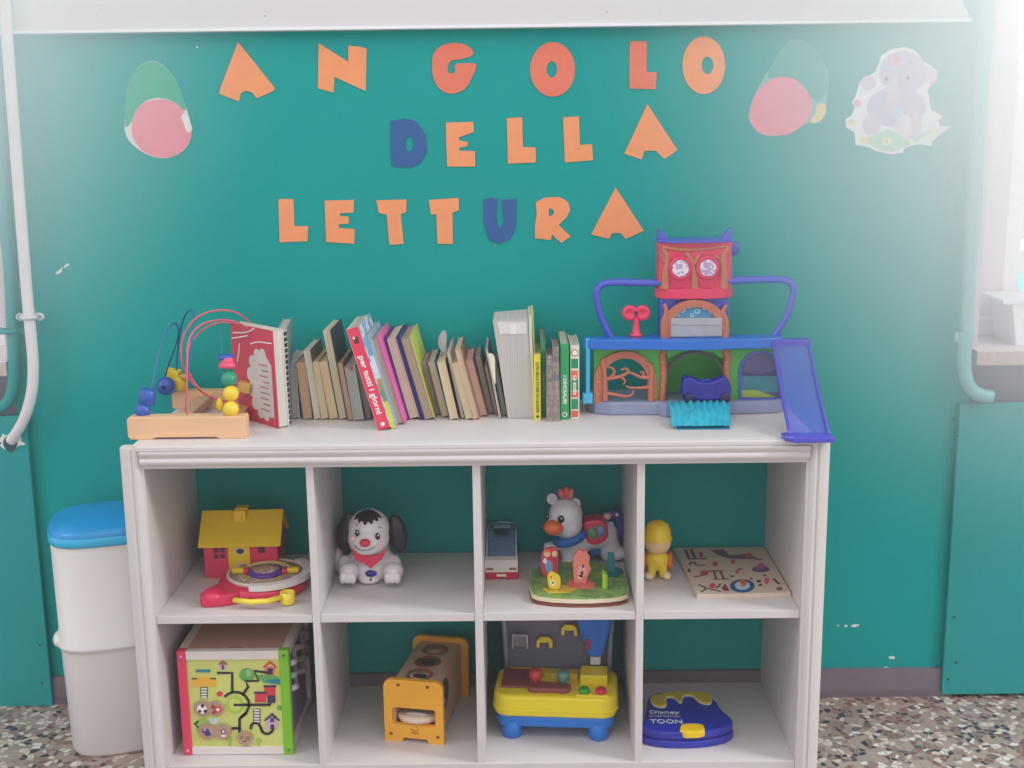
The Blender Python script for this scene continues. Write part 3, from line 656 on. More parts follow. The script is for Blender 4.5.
sp_text(o, t, h, h*.40, 'I DINOSAURI', t*.62, WH, sx=.93, bold=.0003); sp_dot(o, t, .012, t*.30, WH, t*.18, mat((44, 130, 84)))
o, t, h, d = book(570.6, 579.4, 418.4, 570.3, 345.5, 'white book with orange and green squares on its spine, last at the right', pg=(190, 184, 176), cv=(226, 220, 210), ytb=334, mode='spine')
for z0, z1, c_ in ((.02, .11, (226, 96, 62)), (.13, .27, (16, 140, 92)), (.29, .38, (226, 96, 62)), (.39, .54, (16, 140, 92)), (.55, .66, (232, 110, 70)), (.69, .82, (16, 140, 92))): sp_box(o, t*.1, t*.88, h*z0, h*z1, mat(c_))
sp_dot(o, t, h*.9, t*.42, mat((200, 110, 80)), t*.3, mat((240, 236, 226)))
sp_text(o, t, h, h*.46, 'Le storie', t*.62, WH, bold=.0003)

# ================================================================== BEAD MAZE
bmz = thing('bead_maze', 'wooden bead maze with red and blue wires on the left end of the shelf top', 'toy', (.08, .2, T))
WD = wood((226, 178, 138), .88, 8, 90, 90)
fx0, fx1 = ony(127, 425, .042).x, ony(245.5, 425, .042).x; zt = ony(200, 417, .042).z
fr = MB()
h1 = zt-T
fr.prism([(fx0, T+.006), (fx0+.006, T), (fx0+.05, T), (fx0+.06, T+.004), (fx1-.065, T+.004), (fx1-.055, T), (fx1, T), (fx1, zt-.003), (fx1-.003, zt), (fx0+.004, zt), (fx0, zt-.004)], -.036, 0, WD, FR(.042), bev=.0015)
fr.build('front_bar', bmz)
rb = MB(); rb.prism([(-.03, T), (.17, T), (.17, T+.032), (.157, T+.042), (-.018, T+.042), (-.03, T+.032)], -.03, 0, WD, FR(.335), bev=.0015); rb.build('rear_bar', bmz)
MB().box(.030, .066, .074, .34, T+.014, T+.032, wood((206, 158, 124), .85, 80, 8, 80), .002).build('cross_bar', bmz)
MB().box(.140, .176, .074, .34, T+.014, T+.032, wood((196, 140, 116), .85, 80, 8, 80), .002).build('cross_bar', bmz)  # browner wood tone puts the shade on this beam into its colour
def wire(px, mt, nm='wire', r=.0021):
    pts = smoothp([tuple(ony(a, b_, y)) for a, b_, y in px], 3, False); MB().tube(pts, r, mt, n=8).build(nm, bmz)
RW = mat((206, 84, 104), .35, .04, 20); BW = mat((38, 92, 150), .35, .04, 20); DW = mat((40, 110, 110), .35)
wire([(148, 413, .06), (148, 400, .07), (152, 385, .09), (158, 355, .12), (165, 333, .15), (173, 322, .18), (179, 326, .21), (178, 340, .25), (171, 358, .29), (165, 375, .32), (163, 392, .342)], BW)
wire([(176, 392, .342), (176, 375, .34), (178, 345, .31), (182, 322, .27), (188, 309, .22), (194, 312, .18), (194, 330, .16), (190, 355, .14), (187, 380, .12), (186, 412, .10)], BW)
lp = [(187, 418, .058), (187, 390, .07), (187, 360, .09), (188, 340, .11), (196, 327, .13), (212, 320, .15), (232, 320, .17), (250, 328, .19), (261, 345, .2), (264, 362, .21), (258, 382, .21), (245, 396, .2), (228, 402, .19), (210, 398, .17), (194, 386, .15), (183, 368, .14), (180, 348, .14), (186, 328, .15), (200, 314, .17), (220, 309, .2), (240, 313, .23), (256, 328, .26), (266, 346, .28), (268, 364, .3), (266, 380, .32), (262, 390, .345)]
wire(lp, RW)
lp2 = [(263, 392, .345), (263, 375, .33), (262, 352, .3), (252, 334, .27), (236, 323, .24), (216, 322, .21), (198, 332, .19), (188, 348, .17), (186, 366, .16), (194, 384, .15), (208, 396, .16), (226, 403, .18), (238, 398, .17), (238, 412, .06)]
wire(lp2, RW)
wire([(220, 315, .19), (220.5, 335, .15), (222, 355, .12), (226, 385, .09), (230, 416, .06)], DW, r=.0012)
def bead(px, py, y, kind, r, mt, hole=False):
    c = ony(px, py, y); b = MB()
    if kind == 's': b.ball(c, r, mt)
    elif kind == 'c': b.box(c.x-r, c.x+r, c.y-r, c.y+r, c.z-r*.8, c.z+r*.8, mt, r*.15, X=Matrix.Translation(c) @ Matrix.Rotation(R(12), 4, 'Y') @ Matrix.Translation(-c))
    elif kind == 'd': b.lathe([(0, -r*.3), (r*.9, -r*.3), (r, -r*.15), (r, r*.15), (r*.9, r*.3), (0, r*.3)], mt, Matrix.Translation(c))
    elif kind == 'k': b.lathe([(0, -r), (r*.8, -r), (r, -r*.8), (r, r*.8), (r*.8, r), (0, r)], mt, Matrix.Translation(c) @ Matrix.Rotation(R(10), 4, 'Y'))
    elif kind == 'f': b.ball(c, (r*.4, r, r), mt)
    if hole: b.cyl((c.x, c.y-r*.97, c.z+.001), (c.x, c.y-r*1.02, c.z+.001), r*.25, mat((20, 40, 90)))
    b.build('bead', bmz)
BY, BB, BG, BP = mat((232, 196, 50), .35, .05), mat((50, 84, 170), .35, .05), mat((30, 140, 110), .35, .05), mat((226, 80, 112), .35, .05)
BO = mat((204, 160, 84), .4, .05)
bead(143, 410.5, .07, 's', .0165, BB); bead(147.5, 397, .078, 'k', .0170, BB); bead(166, 386, .30, 's', .0215, BB, True)
bead(173, 374.5, .335, 'c', .0155, BY); bead(180.5, 383, .335, 'k', .0165, BY); bead(185, 376, .33, 'd', .015, BO)
bead(219.5, 405, .15, 'f', .0165, BY); bead(231, 409, .06, 's', .0168, BY); bead(231, 393.5, .07, 's', .0168, BY)
bead(229, 379, .08, 's', .0172, BG); bead(227, 365, .09, 'd', .0175, BP); bead(227, 362.5, .09, 'k', .0125, BP); bead(226, 357, .095, 'd', .0168, BB); bead(245, 387, .2, 'c', .014, BO)

# ================================================================== TOWER PLAYSET
tw = thing('tower_playset', 'large toy tower playset with blue deck, red top storey and purple slide', 'toy', (1.15, .27, T))
PB = mat((70, 84, 190), .3, .04, 12); DB = mat((34, 104, 200), .3, .04, 12); RD = mat((222, 52, 92), .35, .05, 14); TB = mat((184, 106, 82), .5, .1, 60, bump=.3)
GN = mat((76, 168, 70), .4, .05, 12); GN2 = mat((84, 190, 92), .4, .05, 12); GY = mat((138, 144, 176), .5, .06, 25, bump=.2); LB = mat((60, 176, 222), .35, .04, 12)
YF = .245
def fp(b, pix, z0, z1, mt, y=YF, bev=0): b.prism(fy(pix, y), z0, z1, mt, FR(y), bev=bev)
zb = ony(600, 401, .235).z
b = MB()
pb0 = [(.937, .36), (.932, .27), (.95, .235), (.985, .218), (1.09, .214), (1.105, .19), (1.24, .19), (1.25, .214), (1.30, .214), (1.36, .222), (1.385, .25), (1.385, .36)]
b.prism([(p[0], p[1]) for p in pb0], T, zb, GY, UP(0), bev=.004); b.build('rock_base', tw)
# deck
zd0, zd1 = ony(640, 350.5, .2).z, ony(640, 340, .2).z
b = MB(); b.prism(smoothp([(1.085, .262), (1.08, .305), (1.26, .305), (1.255, .262), (1.375, .262), (1.372, .24), (1.36, .21), (1.27, .206), (1.23, .195), (1.16, .188), (1.10, .195), (1.06, .206), (.927, .21), (.925, .262)][::-1], 1) if 1 else smoothp([(.925, .36), (.927, .21), (1.06, .206), (1.10, .195), (1.16, .188), (1.23, .195), (1.27, .206), (1.36, .21), (1.375, .25), (1.375, .36)], 1), zd0, zd1, DB, UP(0), bev=.003); b.build('deck', tw)
# green facade with arches
def arch(x0, x1, y0, y1, n=14):   # pixel arch opening, flat bottom
    cx, r = (x0+x1)/2, (x1-x0)/2; ry = min(r, (y1-y0)*.75)
    return [(x0, y1)]+[(cx-r*cos(pi*i/n), y0+ry-ry*sin(pi*i/n)) for i in range(n+1)]+[(x1, y1)]
b = MB(); b.curve([fy([(594, 402), (594, 349), (662, 349), (662, 402)], YF), fy(arch(603, 650, 354, 401), YF)], .006, GN, FR(YF)); b.build('green_wall', tw)
b = MB(); b.curve([fy([(728, 402), (728, 349), (786, 349), (786, 402)], YF), fy(arch(739, 781, 351, 398), YF)], .006, GN, FR(YF)); b.build('green_wall', tw)
b = MB(); b.box(1.085, 1.26, .33, .336, zb, zd0, GN2); b.box(1.082, 1.09, YF, .336, zb, zd0, GN2); b.box(1.252, 1.26, YF, .336, zb, zd0, GN2); b.build('green_back_wall', tw)
b = MB(); b.box(.95, 1.375, .345, .352, zb, zd0, mat((28, 110, 112), .5)); 
# brown tree arch frames
def archring(x0, x1, y0, y1, w, mt, z0, z1, nm='tree_frame', y=YF):
    o_ = arch(x0, x1, y0, y1); i_ = arch(x0+w, x1-w, y0+w*.8, y1); n = len(o_); bb_ = MB()
    for k in range(n-1): bb_.prism(fy([o_[k], o_[k+1], i_[k+1], i_[k]], y), z0, z1, mt, FR(y))
    return bb_
bb_ = archring(593.5, 656, 350, 402, 9, TB, .006, .014)
for px, py in ((598, 382), (598, 394), (654, 396), (653, 382), (653, 366)): bb_.ball(tuple(ony(px, py, YF-.014)), .0016, mat((220, 190, 110)))
bb_.build('tree_frame', tw)
def branch(pix, w, y=YF-.014, parent=tw, nm='gate', b=None):
    n = len(pix); pts = smoothp([tuple(ony(a, c_, y)) for a, c_ in pix], 2, False); k = len(pts)
    b.tube(pts, [w*(1-.55*i/(k-1)) for i in range(k)], TB, n=8)
g = MB(); branch([(605, 401), (605, 385), (604, 368), (601, 362), (605, 358)], .0075, b=g); branch([(606, 379), (614, 378), (625, 375), (629, 371), (626, 368), (621, 370)], .005, b=g)
branch([(610, 378), (615, 373), (613, 368), (608, 367)], .0045, b=g); branch([(621, 377), (626, 381), (623, 385)], .0035, b=g); branch([(606, 393), (617, 395), (628, 397), (633, 394), (633, 390)], .0045, b=g); g.build('gate', tw)
g = MB(); branch([(651, 401), (651, 385), (652, 368), (648, 363), (645, 365)], .0085, b=g); branch([(650, 377), (642, 378), (634, 374), (629, 372)], .0048, b=g); branch([(644, 377), (643, 371), (640, 373)], .0035, b=g); branch([(650, 387), (640, 388), (630, 388), (626, 386)], .0045, b=g); g.build('gate', tw)
# central arch pillars
bb_ = archring(663, 726, 350, 403, 3, mat((70, 60, 70), .5), .004, .010)
for sg_, pix_ in ((1, [(662, 402), (663, 385), (664, 368), (662, 356), (664, 350)]), (-1, [(729, 402), (727, 385), (726, 368), (728, 356), (725, 350)])):
    q_ = smoothp([tuple(ony(a, c_, YF-.005)) for a, c_ in pix_], 2, False); bb_.tube(q_, .0085, TB, n=8)
bb_.prism(fy([(664, 349), (726, 349), (722, 358), (712, 352), (694, 350), (678, 352), (668, 358)], YF), .002, .006, GN, FR(YF))
for px in (661, 727):
    for py in (362, 373, 385): bb_.ball(tuple(ony(px+(1 if px < 700 else 0), py, YF-.013)), .0016, mat((220, 190, 110)))
bb_.build('tree_frame', tw)
# right window
wn = archring(738, 782, 350, 400, 2.6, PB, .005, .011); wn.prism(fy([(738, 397), (782, 397), (782, 403), (738, 404)], YF), .004, .012, PB, FR(YF)); wf = wn.build('window_frame', tw)
pz = MB(); pz.prism(fy(arch(740, 780, 352, 398), YF), 0, .001, mat((96, 88, 130), .3, .1, 30), FR(YF)); pz.prism(fy([(740.5, 375), (779.5, 375), (779.5, 392), (740.5, 392)], YF), .001, .0014, mat((60, 130, 140), .3, .15, 50), FR(YF))
pz.prism(fy([(740.5, 390), (757, 390), (776, 397), (740.5, 397)], YF), .0014, .0018, mat((164, 176, 70), .3), FR(YF))
pz.prism(fy([(741, 371), (760, 374), (779, 369), (779, 376), (741, 376)], YF), .0014, .0018, mat((70, 66, 110), .3), FR(YF))
pz.build('window_picture', tw)
# rear dark backing of the left bay left open; middle storey
b = MB(); b.box(ony(660, 320, YF).x, ony(729, 320, YF).x, YF+.004, YF+.055, zd1, ony(690, 297, YF).z, PB, .003); b.build('middle_storey', tw)
YM = YF-.004
b = archring(661, 728, 299, 338, 9, TB, 0, .012, y=YM)
for pts_ in ([(664, 338), (663, 322), (667, 312), (664, 304)], [(725, 338), (727, 322), (722, 312), (727, 305)]): branch(pts_, .0085, y=YM-.008, b=b)
b.build('tree_frame', tw)
b = MB(); b.prism(fy(arch(671, 720, 302, 319), YM), 0, .004, mat((70, 140, 176), .35), FR(YM))
for cx, cy, r in ((682, 310, 3), (689, 306, 2.6), (697, 311, 3), (705, 307, 3.4), (711, 312, 2.4), (678, 315, 2), (692, 315, 2.2), (701, 303.5, 2)):
    c = ony(cx, cy, YM); b.curve([ell(c.x, c.z, r*mpp(YM), r*mpp(YM)*.8, 16), ell(c.x, c.z, r*mpp(YM)*.6, r*mpp(YM)*.45, 12)], .0006, mat((170, 206, 224)), FR(YM-.004))
b.build('screen_panel', tw)
b = MB(); b.box(ony(670, 330, YM).x, ony(721, 330, YM).x, YM-.016, YM, zd1+.001, ony(690, 318.5, YM-.016).z, mat((166, 166, 172), .6, .08, 60, bump=.5), .002)
ribbon(b, fy([(671, 324), (685, 326), (700, 325), (720, 326)], YM-.016), .001, .0005, mat((130, 130, 140)), FR(YM-.016)); b.build('stone_door', tw)
# top storey
YT = YF
x0, x1 = ony(658.5, 270, YT).x, ony(731.5, 270, YT).x; z0, z1 = ony(690, 291, YT).z, ony(690, 242, YT).z
MB().box(x0, x1, YT, YT+.05, z0, z1, RD, .003).build('top_storey', tw)
b = MB()
for pts_, w in (([(665, 289), (665, 272), (668, 258), (662, 248)], .011), ([(665, 262), (660, 252)], .006), ([(695, 290), (694, 272), (692, 262), (686, 252)], .010), ([(694, 264), (700, 254)], .007), ([(724, 289), (724, 270), (722, 258), (729, 247)], .011), ([(722, 262), (714, 254)], .006), ([(662, 247), (690, 251), (728, 246)], .006)): branch(pts_, w, y=YT, b=b)
b.build('tree_relief', tw)
for i, (cx, cy) in enumerate(((680, 268), (707.5, 267.5))):
    c = ony(cx, cy, YT); b = MB(); s = mpp(YT); b.prism(ell(c.x, c.z-3*s, 11.5*s, 17*s, 28), .0, .003, mat((206, 40, 90), .4), FR(YT)); b.lathe([(0, 0), (11.5*s, 0), (11.5*s, .004), (9.8*s, .006), (9*s, .004), (0, .004)], RD, FR(YT) @ Matrix.Translation((c.x, c.z, .004)), n=28)
    o_ = b.build('round_window', tw); b = MB(); b.prism(ell(c.x, c.z, 8.2*s, 8.2*s), .008, .0095, blotch([(150, 100, 140), (222, 214, 226), (180, 150, 186), (236, 232, 240)], 75), FR(YT)); b.build('disc', o_)
b = MB(); xm = (x0+x1)/2
b.prism(smoothp([(x0-.004, YT+.05), (x0-.004, YT-.006), (xm, YT-.022), (x1+.004, YT-.006), (x1+.004, YT+.05)], 1), z0-.016, z0+.006, RD, UP(0), bev=.002); b.build('balcony_ledge', tw)
zr = ony(690, 242.5, YT).z
b = MB(); b.box(x0-.002, x1+.002, YT-.004, YT+.052, zr, zr+.007, PB, .003)
b.prism(smoothp([(x0-.002, YT-.004), (xm, YT-.016), (x1+.002, YT-.004), (x1+.002, YT+.03), (x0-.002, YT+.03)], 1), zr, zr+.006, PB, UP(0)); b.build('roof', tw)
for s_, xe in ((1, x0+.012), (-1, x1-.012)):
    b = MB(); b.prism([(xe-.014*s_, 0), (xe+.016*s_, 0), (xe-.006*s_, .024), (xe-.013*s_, .027)], -.03, -.004, PB, FR(YT) @ Matrix.Translation((0, zr+.004, 0)), bev=.003); b.build('roof_horn', tw)
b = MB(); c = ony(732, 248, YT+.04); b.lathe([(0, -.006), (.017, -.006), (.017, .006), (0, .006)], PB, Matrix.Translation(c) @ Matrix.Rotation(R(90), 4, 'X'), n=24); b.build('side_knob', tw)
# loop rails
for pix in ([(662, 283), (640, 282.5), (612, 282), (601, 284), (596, 291), (597, 302), (601, 318), (607, 331), (613, 341)], [(728, 281), (750, 279.5), (780, 279), (790, 281), (794, 288), (792, 300), (786, 318), (779, 330), (769, 341)]):
    pts = smoothp([tuple(ony(a, c_, YF+.006)) for a, c_ in pix], 3, False); MB().tube(pts, .0088, PB, n=12, flat=.8).build('loop_rail', tw)
# binocular stand
b = MB(); c = ony(636, 340, YF); b.lathe([(0, 0), (.014, 0), (.014, .006), (.009, .010), (.007, .03), (.006, .05), (0, .05)], RD, Matrix.Translation((c.x, YF, zd1)))
for s_ in (-1, 1): cc = ony(636+s_*6.3, 313, YF); b.lathe([(0, -.007), (.016, -.007), (.018, 0), (.016, .007), (.009, .007), (.006, .004), (0, .004)], RD, Matrix.Translation(cc) @ Matrix.Rotation(R(90), 4, 'X'), n=24)
b.cyl(tuple(ony(636, 313, YF-.006)), tuple(ony(636, 313, YF-.010)), .004, mat((60, 30, 40))); b.cyl((c.x, YF, zd1+.04), (c.x, YF, ony(636, 309, YF).z), .006, RD); b.build('viewer_stand', tw)
# light blue lift pole
b = MB(); p = ony(588, 340, .225); b.box(p.x-.005, p.x+.004, .22, .23, ony(588, 398, .22).z, p.z+.004, LB, .002); b.box(p.x-.012, p.x+.010, .212, .236, ony(588, 403, .22).z, ony(588, 393, .22).z, LB, .002); b.build('lift', tw)
# water ramp
b = MB(); xa, xb = ony(669, 402, .19).x, ony(730, 402, .19).x; xa2, xb2 = ony(672, 428, .08).x, ony(730.5, 428, .08).x; WT = mat((50, 176, 200), .25, .2, 40)
n, mth = 96, 16; vs = []; fs = []
for j in range(mth+1):
    t_ = j/mth; yy = .195-.115*t_; zz = zb+.003-(zb-T-.002)*(t_**1.5)
    for i in range(n+1):
        u_ = i/n; ph = .35*sin(t_*9+.5); rp2 = .0034*sin(u_*2*pi*9+ph*1.5+.7*sin(t_*7+u_*9)); xl0 = xa+(xa2-xa)*t_; xr0 = xb+(xb2-xb)*t_
        vs.append((xl0+(xr0-xl0)*u_, yy-rp2, zz+rp2*(.9-.8*t_)+.003))
for j in range(mth):
    for i in range(n): a_ = j*(n+1)+i; fs.append([a_, a_+1, a_+n+2, a_+n+1])
b.add(vs, fs, WT, None, True); q0 = len(vs)
b.prism([(.195, T), (.195, zb), (.15, zb-.008), (.11, T+.01), (.08, T+.001), (.078, T)], xa2+.012, xb2-.001, mat((26, 120, 150), .4), Matrix(((0, 0, 1, 0), (1, 0, 0, 0), (0, 1, 0, 0), (0, 0, 0, 1)))); b.build('water_ramp', tw)
# slide
SL = mat((86, 96, 200), .15, .03, 10, alpha=.5, name='purple_plastic'); SE = mat((78, 70, 190), .25, .04, 12)
TL, TR_, BL, BR = ony(773, 341, .215), ony(808, 343, .215), onz(789, 440, T+.012), onz(829, 440, T+.012)
BL.y += .012; BR.y += .012
BL = ony(790, 437, -.02); BR = ony(829, 437, -.02); BL.z = BR.z = T+.008
N_ = 14; rowsL = []; rowsR = []
for j in range(N_+1):
    t_ = j/N_; k = t_+.06*sin(pi*t_); z = TL.z+(BL.z-TL.z)*min(1, k)
    rowsL.append(Vector((TL.x+(BL.x-TL.x)*t_, TL.y+(BL.y-TL.y)*t_, z))); rowsR.append(Vector((TR_.x+(BR.x-TR_.x)*t_, TR_.y+(BR.y-TR_.y)*t_, z)))
b = MB(); vs = rowsL+rowsR+[v-Vector((0, 0, .002)) for v in rowsL]+[v-Vector((0, 0, .002)) for v in rowsR]; k = N_+1
b.add(vs, [[i, i+1, k+i+1, k+i] for i in range(N_)]+[[2*k+i, 3*k+i, 3*k+i+1, 2*k+i+1] for i in range(N_)], SL, None, True); so = b.build('slide_chute', tw)
for rr_ in (rowsL, rowsR):
    b = MB(); b.tube([v+Vector((0, 0, .003)) for v in rr_], .0035, SE, n=8); b.build('slide_rail', tw)
b = MB(); b.prism([(BL.x-.012, -.03), (BL.x+.004, -.046), (BR.x+.006, -.046), (BR.x+.006, -.016), (BR.x, .0), (BL.x, .0), (BL.x-.014, .0)], T+.0005, T+.012, SE, UP(0), bev=.002); b.build('slide_foot', tw)
b = MB(); b.box(TL.x-.004, TR_.x+.004, .205, .235, TL.z-.012, TL.z+.004, SE, .003); b.build('slide_head', tw)

# blue toy car parked in the tower's arch
tc_ = thing('toy_car', 'small dark blue toy car parked in the middle arch of the tower', 'toy car', tuple(Vector((ony(707, 400, .205).x, .213, zb))))
CB = mat((36, 40, 140), .2, .05, 12); cx = tc_.location.x
b = MB(); y_ = .196
out = smoothp(fy([(682, 403), (682, 386), (684, 379), (692, 378.5), (698, 383), (708, 384), (716, 382), (722, 378), (728, 379), (732, 390), (731, 403)], y_), 2)
mn = min(p[1] for p in out); out = [(x, z-mn+zb+.005) for x, z in out]
b.prism(out, -.038, 0, CB, FR(y_), bev=.006); b.build('car_body', tc_)
b = MB(); b.ball((cx-.005, y_+.019, zb+.042), (.026, .015, .012), mat((60, 66, 150), .08)); b.build('windscreen', tc_)
for px in (690, 725):
    for yy in (y_-.001, y_+.039):
        x = ony(px, 396, y_).x; b = MB(); b.lathe([(0, -.004), (.010, -.004), (.012, -.002), (.012, .002), (.010, .004), (0, .004)], mat((24, 24, 70), .4), Matrix.Translation((x, yy, zb+.0125)) @ Matrix.Rotation(R(90), 4, 'X')); b.build('wheel', tc_)

# ================================================================== TOY HOUSE
hs = thing('toy_house', 'red toy house with yellow roof and chimney in the top left compartment', 'toy house', (.134, .232, M_), R(2))
HR, HY, HD = mat((222, 62, 92), .4, .05, 14), mat((236, 196, 40), .4, .05, 14), mat((110, 30, 70), .5)
w, dp, ez = .085, .105, .088
b = MB(); b.box(-w, w, 0, dp, 0, ez, HR, .002)
rz_ = .142
b.prism([(0, ez-.002), (dp, ez-.002), (dp/2, rz_-.004)], -w, w, HR, Matrix(((0, 0, 1, 0), (1, 0, 0, 0), (0, 1, 0, 0), (0, 0, 0, 1)))); b.build('walls', hs, True)
b = MB()
for s_ in (0, 1):
    ya, yb_ = (-.012, dp/2) if s_ == 0 else (dp+.012, dp/2)
    zz = [(ya, ez-.010), (yb_, rz_), (yb_, rz_+.005), (ya, ez-.005)]
    b.prism(zz, -.094, .094, HY, Matrix(((0, 0, 1, 0), (1, 0, 0, 0), (0, 1, 0, 0), (0, 0, 0, 1))))
b.build('roof', hs, True)
b = MB(); b.box(-.018, .010, dp/2-.022, dp/2+.012, rz_-.026, rz_+.010, HY, .001); b.box(-.015, .014, dp/2-.016, dp/2+.012, rz_+.010, rz_+.014, HY, .002); b.build('chimney', hs, True)
b = MB(); b.box(-.028, .022, -.004, .0, 0, ez-.004, HY, .001); b.prism(ell(.0, ez-.022, .011, .008, 20), .004, .0052, WH, FR(0)); b.prism(ell(.0, ez-.022, .0095, .0066, 20), .0052, .006, mat((70, 50, 80)), FR(0)); b.build('door', hs, True)
b = MB()
for ax in (-.062, -.047):
    for az in (ez-.026, ez-.040): b.box(ax, ax+.011, -.0015, .001, az, az+.0105, HD)
b.build('window', hs, True)
b = MB()
for ax in (.040, .0485):
    for az in (ez-.020, ez-.028): b.box(ax, ax+.0075, -.0015, .001, az, az+.007, HD)
b.build('window', hs, True)

# round talking toy
rt = thing('spinner_toy', 'round red learning toy with picture dial and yellow lever', 'toy', (.195, .155, M_))
b = MB(); RR = mat((216, 44, 84), .3, .05, 12)
X = Matrix.Translation((.197, .165, M_+.0)) @ Matrix.Rotation(R(0), 4, 'X')
b.lathe([(0, 0), (.095, 0), (.10, .006), (.10, .018), (.094, .028), (.086, .030), (0, .030)], RR, X, n=48)
b.prism(smoothp([(.080, .044), (.080, .09), (.12, .15), (.16, .10), (.17, .07), (.13, .05)], 2), M_, M_+.028, RR, UP(0), bev=.006)
b.ball((.107, .070, M_+.019), (.026, .028, .018), RR); b.build('body', rt)
dial = blotch([(110, 80, 60), (214, 190, 150), (150, 120, 170), (200, 150, 70), (110, 150, 110), (226, 206, 180)], 70)
X = Matrix.Translation((.203, .172, M_+.030))
b = MB(); b.lathe([(.0, .0), (.082, 0), (.082, .004), (0, .004)], dial, X, n=48); b.build('picture_dial', rt)
b = MB(); b.lathe([(.082, 0), (.087, 0), (.087, .008), (.082, .008), (.082, 0)], mat((222, 206, 190), .3), X, n=48); b.build('dial_rim', rt)
b = MB(); b.lathe([(0, 0), (.04, 0), (.042, .004), (.038, .008), (0, .009)], mat((96, 60, 150), .3), X @ Matrix.Translation((0, 0, .004)), n=36); b.lathe([(0, .0), (.03, 0), (.028, .003), (0, .004)], dial, X @ Matrix.Translation((0, 0, .012)), n=30); b.build('centre_disc', rt)
b = MB(); p = [(.052*cos(a), .052*sin(a)) for a in [R(20+140*i/16) for i in range(17)]]; ribbon(b, p, .007, .012, mat((232, 220, 140), .35), X); b.build('dial_band', rt)
for s_ in (-1, 1): b = MB(); b.box(s_*.062-.014, s_*.062+.014, -.008, .008, .004, .016, HY, .003, X=X); b.box(s_*.044-.006, s_*.044+.006, -.012, .012, .004, .015, RR, .003, X=X); b.build('button', rt)
b = MB(); p = [(.094*cos(a), .094*sin(a)) for a in [R(-100+150*i/24) for i in range(25)]]; ribbon(b, p, .018, .013, mat((224, 218, 216), .35), X @ UP(-.002)); b.build('white_arc', rt)
b = MB(); yl = [tuple(onz(x_, y_, M_+.02)) for x_, y_ in ((234, 600), (250, 602), (268, 601), (282, 597))]; b.tube(yl, .006, mat((242, 214, 60), .3), n=10); c = onz(287, 606, M_); b.lathe([(0, 0), (.015, 0), (.016, .004), (.016, .026), (.012, .026), (.011, .012), (0, .012)], mat((242, 214, 60), .3), Matrix.Translation((c.x, c.y+.012, M_+.002))); b.build('lever', rt)

# ================================================================== TOY DOG
dg_ = thing('toy_dog', 'white toy puppy with black ears and red bandana in the second compartment', 'toy dog', (.435, .215, M_))
DW_ = mat((226, 218, 220), .25, .03, 14); BKP = mat((30, 30, 42), .3, .05)
Y0 = .215
def dp_(x, y, yy=Y0): return ony(325+x/7.68, 495+y/7.68, yy)
s = mpp(Y0)/7.68
def body(b, mt):
    b.ball((.435, .24, M_+.055), (.044, .045, .052), mt); b.ball((.435, .23, M_+.040), (.057, .045, .034), mt); b.ball((.435, .22, M_+.022), (.050, .044, .020), mt)
    b.ball(dp_(350, 560), (.045, .04, .035), mt); b.ball((.435, .185, M_+.012), (.026, .02, .012), mt)
    b.ball(dp_(150, 530, .22), (.015, .02, .022), mt); b.ball(dp_(540, 530, .22), (.014, .02, .022), mt)
b = MB(); b.add(*fuse(body, .004, 5), DW_, None, True)
bd = b.build('body', dg_)
for x_ in (185, 525):
    def paw(b, mt, x_=x_):
        c = dp_(x_, 582, .175)
        b.ball(c, (.023, .026, .019), mt); b.ball((c.x, c.y+.02, c.z-.008), (.02, .02, .018), mt)
        for k in (-1, 0, 1): b.ball((c.x+k*.011, c.y-.022, c.z-.008), (.0085, .012, .014), mt)
    b = MB(); b.add(*fuse(paw, .0022, 2), DW_, None, True); b.build('paw', dg_)
b = MB(); b.ball(dp_(110, 500, .25), (.012, .02, .03), DW_); b.ball(dp_(115, 415, .27), (.008, .008, .022), DW_); b.build('tail', dg_)
def head(b, mt):
    b.ball(dp_(338, 250, .20), (.047, .045, .044), mt); b.ball(dp_(335, 330, .195), (.048, .044, .040), mt); b.ball(dp_(320, 390, .175), (.032, .026, .021), mt)
b = MB(); b.add(*fuse(head, .004, 6), DW_, None, True); hd = b.build('head', dg_)
# black patch on the crown, hugging the head
b = MB(); c = dp_(338, 250, .20)
def hp(u, v, off=.0012):   # direction on the head ellipsoid
    n_ = Vector((sin(u)*cos(v), -cos(u)*cos(v), sin(v))); return c+Vector((n_.x*(.047+off), n_.y*(.045+off), n_.z*(.044+off)))
vs = []; fs = []; nu, nv = 28, 8
for i in range(nu+1):
    u = -1.1+2.2*i/nu; v0 = .50+.10*sin(i*1.35)+.25*abs(u)
    for j in range(nv+1): vs.append(hp(u, v0+(1.5-v0)*j/nv, .0006))
for i in range(nu):
    for j in range(nv): a_ = i*(nv+1)+j; fs.append([a_, a_+nv+1, a_+nv+2, a_+1])
b.add(vs, fs, BKP, None, True); b.build('crown_patch', hd)
for x_, rx_, sg in ((165, .020, -1), (555, .021, 1)):
    b = MB(); cc = dp_(x_, 280 if sg < 0 else 300, .215); b.ball(cc, (.023, .012, .047), BKP, rot=Matrix.Rotation(R(14 if sg < 0 else -8), 4, 'Y')); b.build('ear', hd)
def stick(nm, x_, y_, rx_, rz_, mt, y0=.14, parent=hd, th=.003):
    b = MB(); cc = dp_(x_, y_, y0); b.ball(cc, (rx_, th, rz_), mt); return b.build(nm, parent)
stick('eye', 247, 292, .0052, .0082, BKP, .153); stick('eye', 405, 318, .0056, .0082, BKP, .153)
stick('eye_glint', 250, 285, .0018, .0024, WH, .151, th=.002); stick('eye_glint', 409, 310, .0018, .0024, WH, .151, th=.002)
stick('nose', 307, 368, .0125, .0095, mat((214, 44, 66), .2), .145, th=.009)
